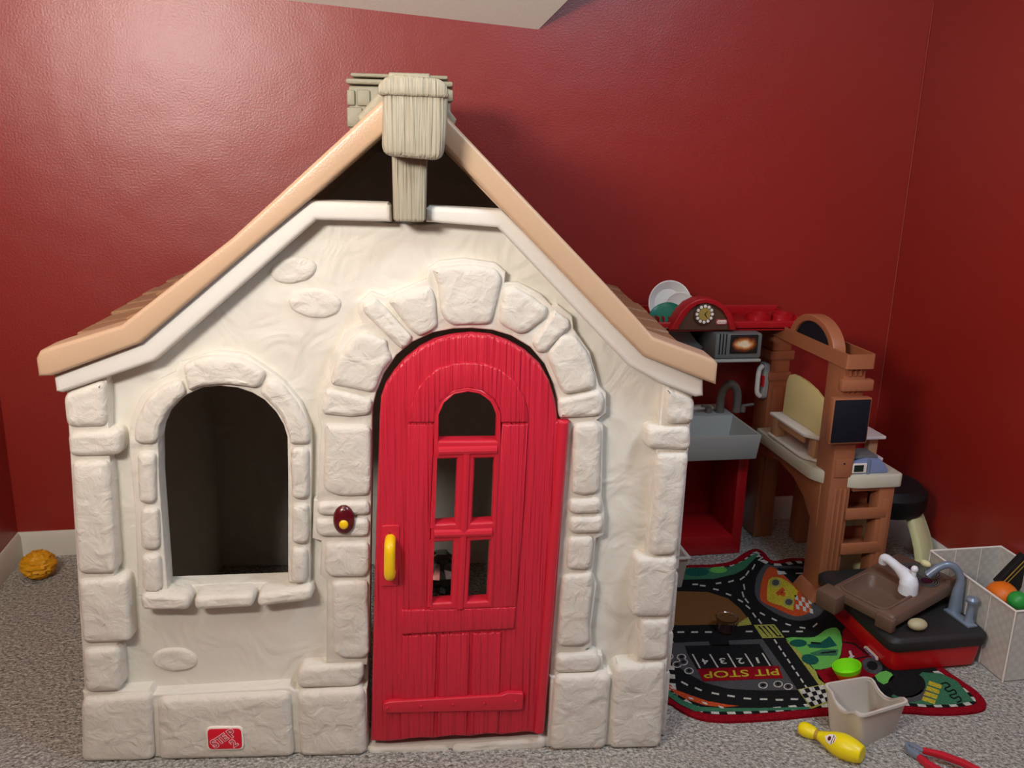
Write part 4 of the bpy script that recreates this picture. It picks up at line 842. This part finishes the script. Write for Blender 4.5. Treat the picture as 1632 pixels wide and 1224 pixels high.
# brown toy sink top lying askew on the box
A, B, Cc, D = F(1320, 934, 0.176), F(1436, 878, 0.208), F(1522, 924, 0.196), F(1432, 984, 0.174)
ux = ((D - A) + (Cc - B)).normalized(); vy = ((B - A) + (Cc - D)); nz = ux.cross(vy).normalized(); vy = nz.cross(ux)
ctr = (A + B + Cc + D) / 4
wid = ((D - A).length + (Cc - B).length) / 2; dep = (((B - A).dot(vy)) + (Cc - D).dot(vy)) / 2
BM = Matrix(((ux.x, vy.x, nz.x, ctr.x), (ux.y, vy.y, nz.y, ctr.y), (ux.z, vy.z, nz.z, ctr.z), (0, 0, 0, 1)))
bs = bpy.data.objects.new('toy_washbasin', None); col.objects.link(bs); bs.matrix_world = BM; bs.empty_display_size = 0.05; MW[bs.name] = BM
tag(bs, 'brown plastic toy sink top with white faucet lying askew on the red box', 'toy sink')
hw, hd_ = wid / 2, dep / 2; T = 0.036
def RP(x0, x1, y0, y1, z, r=0.015): return [Vector((a, b, z)) for a, b in roundpoly(rect(x0, x1, y0, y1), r, 4)]
bx0, bx1, by0, by1 = -hw + 0.026, hw - 0.040, -hd_ + 0.014, -hd_ + 0.150
MB().loft([RP(-hw, hw, -hd_, hd_, -T), RP(-hw, hw, -hd_, hd_, -0.006), RP(-hw + 0.006, hw - 0.006, -hd_ + 0.006, hd_ - 0.006, 0.0, 0.012), RP(bx0, bx1, by0, by1, 0.0, 0.022), RP(bx0 + 0.012, bx1 - 0.012, by0 + 0.010, by1 - 0.010, -0.026, 0.02), RP(bx0 + 0.03, bx1 - 0.03, by0 + 0.03, by1 - 0.03, -0.032, 0.012)], True, True).build('sink_slab', M_BROWN, bs, bev=0.0, sharp=50)
rim = roundpoly(rect(bx0 - 0.006, bx1 + 0.006, by0 - 0.006, by1 + 0.006), 0.026, 5)
MB().tube([Vector((x, y, 0.0)) for x, y in rim + rim[:2]], 0.005, 8).build('basin_rim', M_BROWN, bs)
MB().box(-hw - 0.020, -hw + 0.052, -hd_ - 0.045, -hd_ + 0.012, -0.062, -0.004).build('front_block', M_BROWN, bs, bev=0.006)
MB().box(hw - 0.050, hw + 0.006, -hd_ - 0.012, -hd_ + 0.012, -0.050, -0.006).build('front_block', M_BROWN, bs, bev=0.006)
MB().box(-hw + 0.05, hw - 0.05, -hd_ - 0.006, -hd_ + 0.004, -0.034, -0.008).build('front_rib', M_BROWN, bs, bev=0.003)
MB().box(hw - 0.018, hw - 0.001, hd_ - 0.05, hd_ + 0.004, -0.034, 0.012).build('rear_upstand', M_BROWN, bs, bev=0.005)
M_CD = mat('burner_dark', (40, 36, 44), 0.3); M_CDL = mat('burner_lines', (120, 132, 120), 0.4); M_CDP = mat('burner_purple', (74, 26, 66), 0.4)
for cx, cy, rx in ((hw - 0.055, hd_ - 0.085, 0.036), (-hw + 0.09, hd_ - 0.052, 0.036), (0.0 + 0.03, hd_ - 0.040, 0.034)):
    bb = MB().prism(ell(cx, cy, rx, rx, 28), 0.0, 0.0010, 'z').build('burner', M_CD, bs)
    for r_ in (0.95, 0.75, 0.56): MB().loft([[Vector((x, y, 0.0012)) for x, y in ell(cx, cy, rx * r_, rx * r_, 28)], [Vector((x, y, 0.0013)) for x, y in ell(cx, cy, rx * (r_ - 0.05), rx * (r_ - 0.05), 28)]], False, False).build('burner_ring', M_CDL, bb)
    MB().prism(ell(cx, cy, rx * 0.36, rx * 0.36, 20), 0.001, 0.0016, 'z').build('burner_centre', M_CDP, bb)
fx, fy = 0.050, -hd_ + 0.150
wf_ = [(fx, fy, 0.0), (fx, fy, 0.030), (fx - 0.012, fy + 0.006, 0.042), (fx - 0.05, fy + 0.018, 0.050), (fx - 0.085, fy + 0.026, 0.056), (fx - 0.104, fy + 0.030, 0.052), (fx - 0.108, fy + 0.030, 0.034)]
MB().tube(smooth_path(wf_, 6), lerpn([0.028, 0.026, 0.023, 0.0145, 0.013, 0.015, 0.013], 6), 18).ball((fx, fy, 0.028), 0.027, 20, (1, 1, 0.8)).build('faucet', M_WHITEP, bs)
MB().tube([(fx + 0.006, fy + 0.004, 0.04), (fx + 0.008, fy + 0.006, 0.072)], [0.009, 0.007], 12).ball((fx + 0.008, fy + 0.006, 0.078), 0.0105, 16).build('faucet_lever', M_WHITEP, bs)
MB().ball((-0.005, hd_ - 0.006, 0.006), 0.014, 16, (1.3, 0.8, 0.8)).build('knob', M_CREAMLEG, bs)
# pale toy foot peeping from under the brown top
fo = F(1461, 1003, 0.121)
o = MB().ball((fo.x, fo.y, 0.121 + 0.016), 0.022, 20, (1.3, 1.0, 0.75)).build('toy_egg', mat('putty_plastic', (186, 178, 140), 0.5)); tag(o, 'pale putty coloured lump wedged under the brown sink top', 'toy')

# ------------------------------------------------------------------ white woven basket with toys
bk_ = empty('woven_basket', (1.95, 2.14, 0)); tag(bk_, 'white woven strap storage box standing in the right corner', 'basket')
X0, X1, Y0, Y1, ZB = 1.792, 2.042, 1.950, 2.332, 0.226
def wallq(p0, p1, nx, ny, t=0.004):
    a, b = Vector(p0), Vector(p1); n = Vector((nx, ny, 0)) * t
    return MB().loft([[a, b, b + n, a + n], [Vector((v.x, v.y, ZB)) for v in (a, b, b + n, a + n)]])
for p0, p1, n in (((X0, Y0, 0.004), (X1, Y0, 0.004), (0, 1)), ((X0, Y0, 0.004), (X0, Y1, 0.004), (1, 0)), ((X0, Y1, 0.004), (X1, Y1, 0.004), (0, -1)), ((X1, Y0, 0.004), (X1, Y1, 0.004), (-1, 0))):
    wallq(p0, p1, *n).build('basket_side', M_WOVEN, bk_, world=True)
MB().box(X0, X1, Y0, Y1, 0.0, 0.006).build('basket_floor', M_WOVEN, bk_, world=True)
rimp = [(X0, Y0, ZB), (X1, Y0, ZB), (X1, Y1, ZB), (X0, Y1, ZB)]
for i in range(4): MB().tube([rimp[i], rimp[(i + 1) % 4]], 0.0032, 8).build('basket_rim', M_KSHELF, bk_, world=True)
for x, y in ((X0, Y0), (X0, Y1)): MB().tube([(x, y, 0.003), (x, y, ZB)], 0.0026, 8).build('basket_edge', M_KSHELF, bk_, world=True)
for y in (2.05, 2.14, 2.24): MB().box(X0 - 0.0008, X0 + 0.001, y - 0.001, y + 0.001, 0.005, ZB).build('basket_seam', M_KSHELF, bk_, world=True)
for x in (1.88, 1.97): MB().box(x - 0.001, x + 0.001, Y1 - 0.0052, Y1 - 0.003, 0.005, ZB).build('basket_seam', M_KSHELF, bk_, world=True)
p = F(1596, 952, 0.125); o = MB().ball((p.x, p.y, 0.125), 0.050, 24).build('toy_ball', M_ORANGE); tag(o, 'orange ball inside the white woven box', 'ball')
p = F(1622, 958, 0.15); o = MB().ball((p.x, p.y, 0.150), 0.030, 24).build('toy_ball', M_GREENB); tag(o, 'green ball inside the white woven box', 'ball')
p = F(1622, 985, 0.10); o = MB().ball((p.x + 0.03, p.y - 0.005, 0.045), 0.036, 20).build('toy_ball', M_ORANGE); tag(o, 'orange ball low under the green ball in the white woven box', 'ball')
p = YP(1586, 926, 2.22)
bb = empty('toy_box', (p.x, p.y, p.z), rot=(0, R(44), R(4))); tag(bb, 'black and gold flat box sticking out of the white woven box', 'box')
MB().box(0.0, 0.085, -0.012, 0.012, 0.0, 0.12).build('box_body', M_BLACK, bb, bev=0.002)
MB().box(0.012, 0.015, -0.0135, -0.011, 0.004, 0.116).build('gold_stripe', mat('gold_print', (186, 146, 60), 0.4), bb); MB().box(0.026, 0.028, -0.0135, -0.011, 0.004, 0.116).build('gold_stripe', mat('gold_print', (186, 146, 60), 0.4), bb)

# ------------------------------------------------------------------ loose toys on the floor
bn = empty('storage_bin', (1.275, 1.80, 0)); tag(bn, 'open pale grey beige plastic bin standing in front of the rug', 'bin')
zr = 0.112
tq = [F(1313, 1090, zr), F(1372, 1140, zr), F(1449, 1117, zr), F(1384, 1078, zr)]
bq = [F(1319, 1160), F(1371, 1194), F(1430, 1164), F(1400, 1130)]
bq = [Vector((p.x, p.y, 0.0)) for p in bq]
tq = [Vector((p.x, p.y, zr)) for p in tq]
def quadring(qd, z, ins, r, n=4, dip=0.0):
    pl_ = ccw([(p.x, p.y) for p in qd]); pl_ = offset(pl_, ins) if ins else pl_
    q = roundpoly(pl_, r, n); out = []
    for i in range(len(q)):
        a, b = Vector(q[i]), Vector(q[(i + 1) % len(q)]); k = 8 if (b - a).length > 0.03 else 1
        for j in range(k): out.append(a + (b - a) * j / k)
    cx = sum((p.x for p in qd)) / 4; cy = sum((p.y for p in qd)) / 4
    e1 = ((Vector(pl_[1]) - Vector(pl_[0]))); e2 = (Vector(pl_[2]) - Vector(pl_[1])); longax = (e1 if e1.length > e2.length else e2).normalized()
    res = []
    for p in out:
        v = p - Vector((cx, cy)); perp = abs(v.x * longax.y - v.y * longax.x); along = abs(v.dot(longax))
        ends = [e for e in (e1, e2)]
        L = max(e1.length, e2.length) / 2
        k = 1.0 if along > 0.72 * L else 0.0
        zz = z - dip * k * max(0.0, 1 - (perp / 0.042) ** 2)
        res.append(Vector((p.x, p.y, zz)))
    return res
def mixq(t): return [b.lerp(a, t) for a, b in zip(tq, bq)]
bmb = MB(); rings = [quadring(bq, 0.0, 0, 0.014), quadring(mixq(0.85), zr * 0.85, 0, 0.016, dip=0.012), quadring(tq, zr - 0.008, 0.0025, 0.018, dip=0.026), quadring(tq, zr - 0.006, -0.004, 0.02, dip=0.026), quadring(tq, zr, -0.003, 0.02, dip=0.026), quadring(tq, zr, 0.0025, 0.018, dip=0.026), quadring(mixq(0.85), zr * 0.85, 0.005, 0.014, dip=0.008), quadring(bq, 0.005, 0.005, 0.012)]
bmb.loft(rings, True, True).build('bin_body', M_BEIGE, bn, world=True, sharp=40)
# second bin, mostly hidden behind the playhouse
b2 = empty('storage_bin', (1.01, 2.62, 0)); tag(b2, 'beige plastic bin half hidden behind the right side of the playhouse', 'bin')
q2 = F(1088, 940); MB().loft([o4(q2.x - 0.16, q2.x - 0.004, q2.y, q2.y + 0.20, 0.009), o4(q2.x - 0.17, q2.x + 0.006, q2.y - 0.01, q2.y + 0.21, 0.118), o4(q2.x - 0.178, q2.x + 0.014, q2.y - 0.018, q2.y + 0.218, 0.119), o4(q2.x - 0.178, q2.x + 0.014, q2.y - 0.018, q2.y + 0.218, 0.127), o4(q2.x - 0.165, q2.x + 0.001, q2.y - 0.005, q2.y + 0.205, 0.127), o4(q2.x - 0.155, q2.x - 0.008, q2.y + 0.005, q2.y + 0.195, 0.014)]).build('bin_body', M_BEIGE, b2, world=True, bev=0.003)
# bowling pin
pa, pb = F(1273, 1158, 0.016), F(1372, 1202, 0.026)
ax_ = (pb - pa); Lp = ax_.length + 0.004; pr_ = [(0.002, 0), (0.012, 0.003), (0.0175, 0.012), (0.0185, 0.024), (0.0165, 0.040), (0.0125, 0.054), (0.0128, 0.062), (0.018, 0.078), (0.026, 0.100), (0.0305, 0.122), (0.0305, 0.140), (0.027, 0.162), (0.022, 0.178), (0.018, 0.182), (0.002, 0.182)]
ks = Lp / 0.182
zax = ax_.normalized(); xax = Vector((0, 0, 1)); xax = (xax - zax * xax.dot(zax)).normalized(); yax = zax.cross(xax)
PM = Matrix(((xax.x, yax.x, zax.x, pa.x), (xax.y, yax.y, zax.y, pa.y), (xax.z, yax.z, zax.z, pa.z), (0, 0, 0, 1)))
pin = empty('bowling_pin', (pa.x, pa.y, 0)); tag(pin, 'yellow toy bowling pin lying on the carpet beside the beige bin', 'bowling pin')
smp = [tuple(v) for v in smooth_path([(r, z, 0) for r, z in pr_], 3)]
MB().lathe([(max(0.001, r), z * ks) for r, z, _ in smp], 32, PM).build('pin_body', M_PINY, pin, world=True)
MB().lathe([(0.0134, 0.050 * ks), (0.0134, 0.060 * ks)], 28, PM, False, False).build('pin_band', M_PINB, pin, world=True)
st_c = ell(0, 0, 1, 1, 16)
def on_pin(a, z, r=0.0312): return PM @ Vector((r * math.cos(a), r * math.sin(a), z * ks))
def pdecal(name, pts, m, lift):
    def rad(z):
        for (r0_, z0_), (r1_, z1_) in zip(pr_, pr_[1:]):
            if z0_ <= z <= z1_: return r0_ + (r1_ - r0_) * (z - z0_) / max(1e-6, z1_ - z0_)
        return 0.03
    c = (sum(p[0] for p in pts) / len(pts), sum(p[1] for p in pts) / len(pts)); b = MB()
    g = lambda a, z: on_pin(a, z, rad(z) + lift)
    vs = [g(*c)] + [g((c[0] + p[0]) / 2, (c[1] + p[1]) / 2) for p in pts] + [g(*p) for p in pts]; n = len(pts); fs = []
    for i in range(n):
        j = (i + 1) % n; fs += [(0, 1 + i, 1 + j), (1 + i, 1 + n + i, 1 + n + j, 1 + j)]
    b.add(vs, fs); return b.build(name, m, pin, world=True)
A0 = 0.80
dc = pdecal('pin_emblem', [(A0 - 0.45, 0.094), (A0, 0.083), (A0 + 0.45, 0.094), (A0 + 0.5, 0.106), (A0 + 0.2, 0.116), (A0 - 0.25, 0.117), (A0 - 0.5, 0.108)], M_CREAMW, 0.0012)
pdecal('emblem_dot', [(A0 + 0.22 * math.cos(t), 0.099 + 0.005 * math.sin(t)) for t in [2 * math.pi * i / 12 for i in range(12)]], M_MAROON, 0.0020)
pdecal('emblem_bar', [(A0 - 0.42, 0.106), (A0 + 0.40, 0.106), (A0 + 0.36, 0.1095), (A0 - 0.36, 0.1095)], M_KGREYD, 0.0020)
pdecal('emblem_bar', [(A0 - 0.30, 0.112), (A0 + 0.25, 0.112), (A0 + 0.2, 0.1145), (A0 - 0.22, 0.1145)], M_BADGED, 0.0020)
# bowl, cup, ball, tongs
p = F(1354, 1078, 0.025); bo = empty('toy_bowl', (p.x, p.y, 0.0105)); bo.rotation_euler = (R(-6), R(-14), 0); bo.location.z = 0.014; MW[bo.name] = Matrix.Translation(bo.location) @ bo.rotation_euler.to_matrix().to_4x4()
tag(bo, 'small bowl, orange outside and lime inside, tipped on the rug', 'bowl')
MB().lathe([(0.018, 0.0), (0.029, 0.010), (0.0365, 0.032)], 32, None, True, False).build('bowl_outside', M_ORANGE, bo)
MB().lathe([(0.0365, 0.032), (0.0395, 0.045), (0.0375, 0.045), (0.028, 0.012), (0.004, 0.006)], 32, None, False, True).build('bowl_inside', M_GREEN, bo)
p = F(1157, 1000, 0.02); cu_ = MB().lathe([(0.026, 0.0), (0.028, 0.002), (0.033, 0.042), (0.035, 0.043), (0.035, 0.045), (0.0318, 0.045), (0.0262, 0.003), (0.001, 0.002)], 36).build('clear_cup', M_CLEAR)
cu_.location = (p.x, p.y, RZ + 0.003); tag(cu_, 'clear plastic cup standing on the brown island of the rug', 'cup')
p = F(62, 903, 0.04)
rg3 = []
for k in range(1, 24):
    a = math.pi * k / 24; ring = []
    for i in range(40):
        t = 2 * math.pi * i / 40; v = Vector((math.sin(a) * math.cos(t), math.sin(a) * math.sin(t), -math.cos(a)))
        rr_ = 0.058 * (0.94 + 0.07 * math.sin(15 * a + 5 * noise.noise(v * 2.5)) + 0.10 * noise.noise(v * 6.5))
        ring.append(Vector((rr_ * v.x, rr_ * v.y, 0.047 + rr_ * 0.80 * v.z)))
    rg3.append(ring)
o = MB().loft(rg3).build('knobbly_ball', M_BALLY, None); o.location = (p.x, p.y, 0.0); tag(o, 'mustard yellow knobbly ball on the carpet in the left corner', 'ball')
# tongs
tg = empty('toy_tongs', (1.42, 1.68, 0)); tag(tg, 'red handled toy tongs with a grey tip lying on the carpet', 'tongs')
def fl(pts, z): return [Vector((F(x, y, z).x, F(x, y, z).y, z)) for x, y in pts]
def bar(px_path, wid_, z, th, name, m):
    c = fl(px_path, z); rg4 = []
    for i, q_ in enumerate(c):
        d = (c[min(i + 1, len(c) - 1)] - c[max(i - 1, 0)]).normalized(); s = Vector((-d.y, d.x, 0)) * wid_[i]; u = Vector((0, 0, th))
        rg4.append([q_ - s - u, q_ + s - u, q_ + s + u, q_ - s + u])
    return MB().loft(rg4).build(name, m, tg, bev=0.003, world=True)
bar([(1470, 1196), (1500, 1203), (1535, 1216), (1575, 1236)], [0.006, 0.0085, 0.009, 0.007], 0.022, 0.007, 'grip', M_TONG)
bar([(1462, 1205), (1478, 1218), (1502, 1232), (1540, 1250)], [0.006, 0.0085, 0.009, 0.007], 0.010, 0.008, 'grip', M_TONG)
bar([(1472, 1197), (1457, 1188), (1449, 1185)], [0.0065, 0.007, 0.005], 0.024, 0.0035, 'jaw', M_SILV)
bar([(1465, 1206), (1450, 1197), (1445, 1190), (1449, 1185)], [0.0065, 0.007, 0.006, 0.005], 0.012, 0.008, 'jaw', M_SILV)
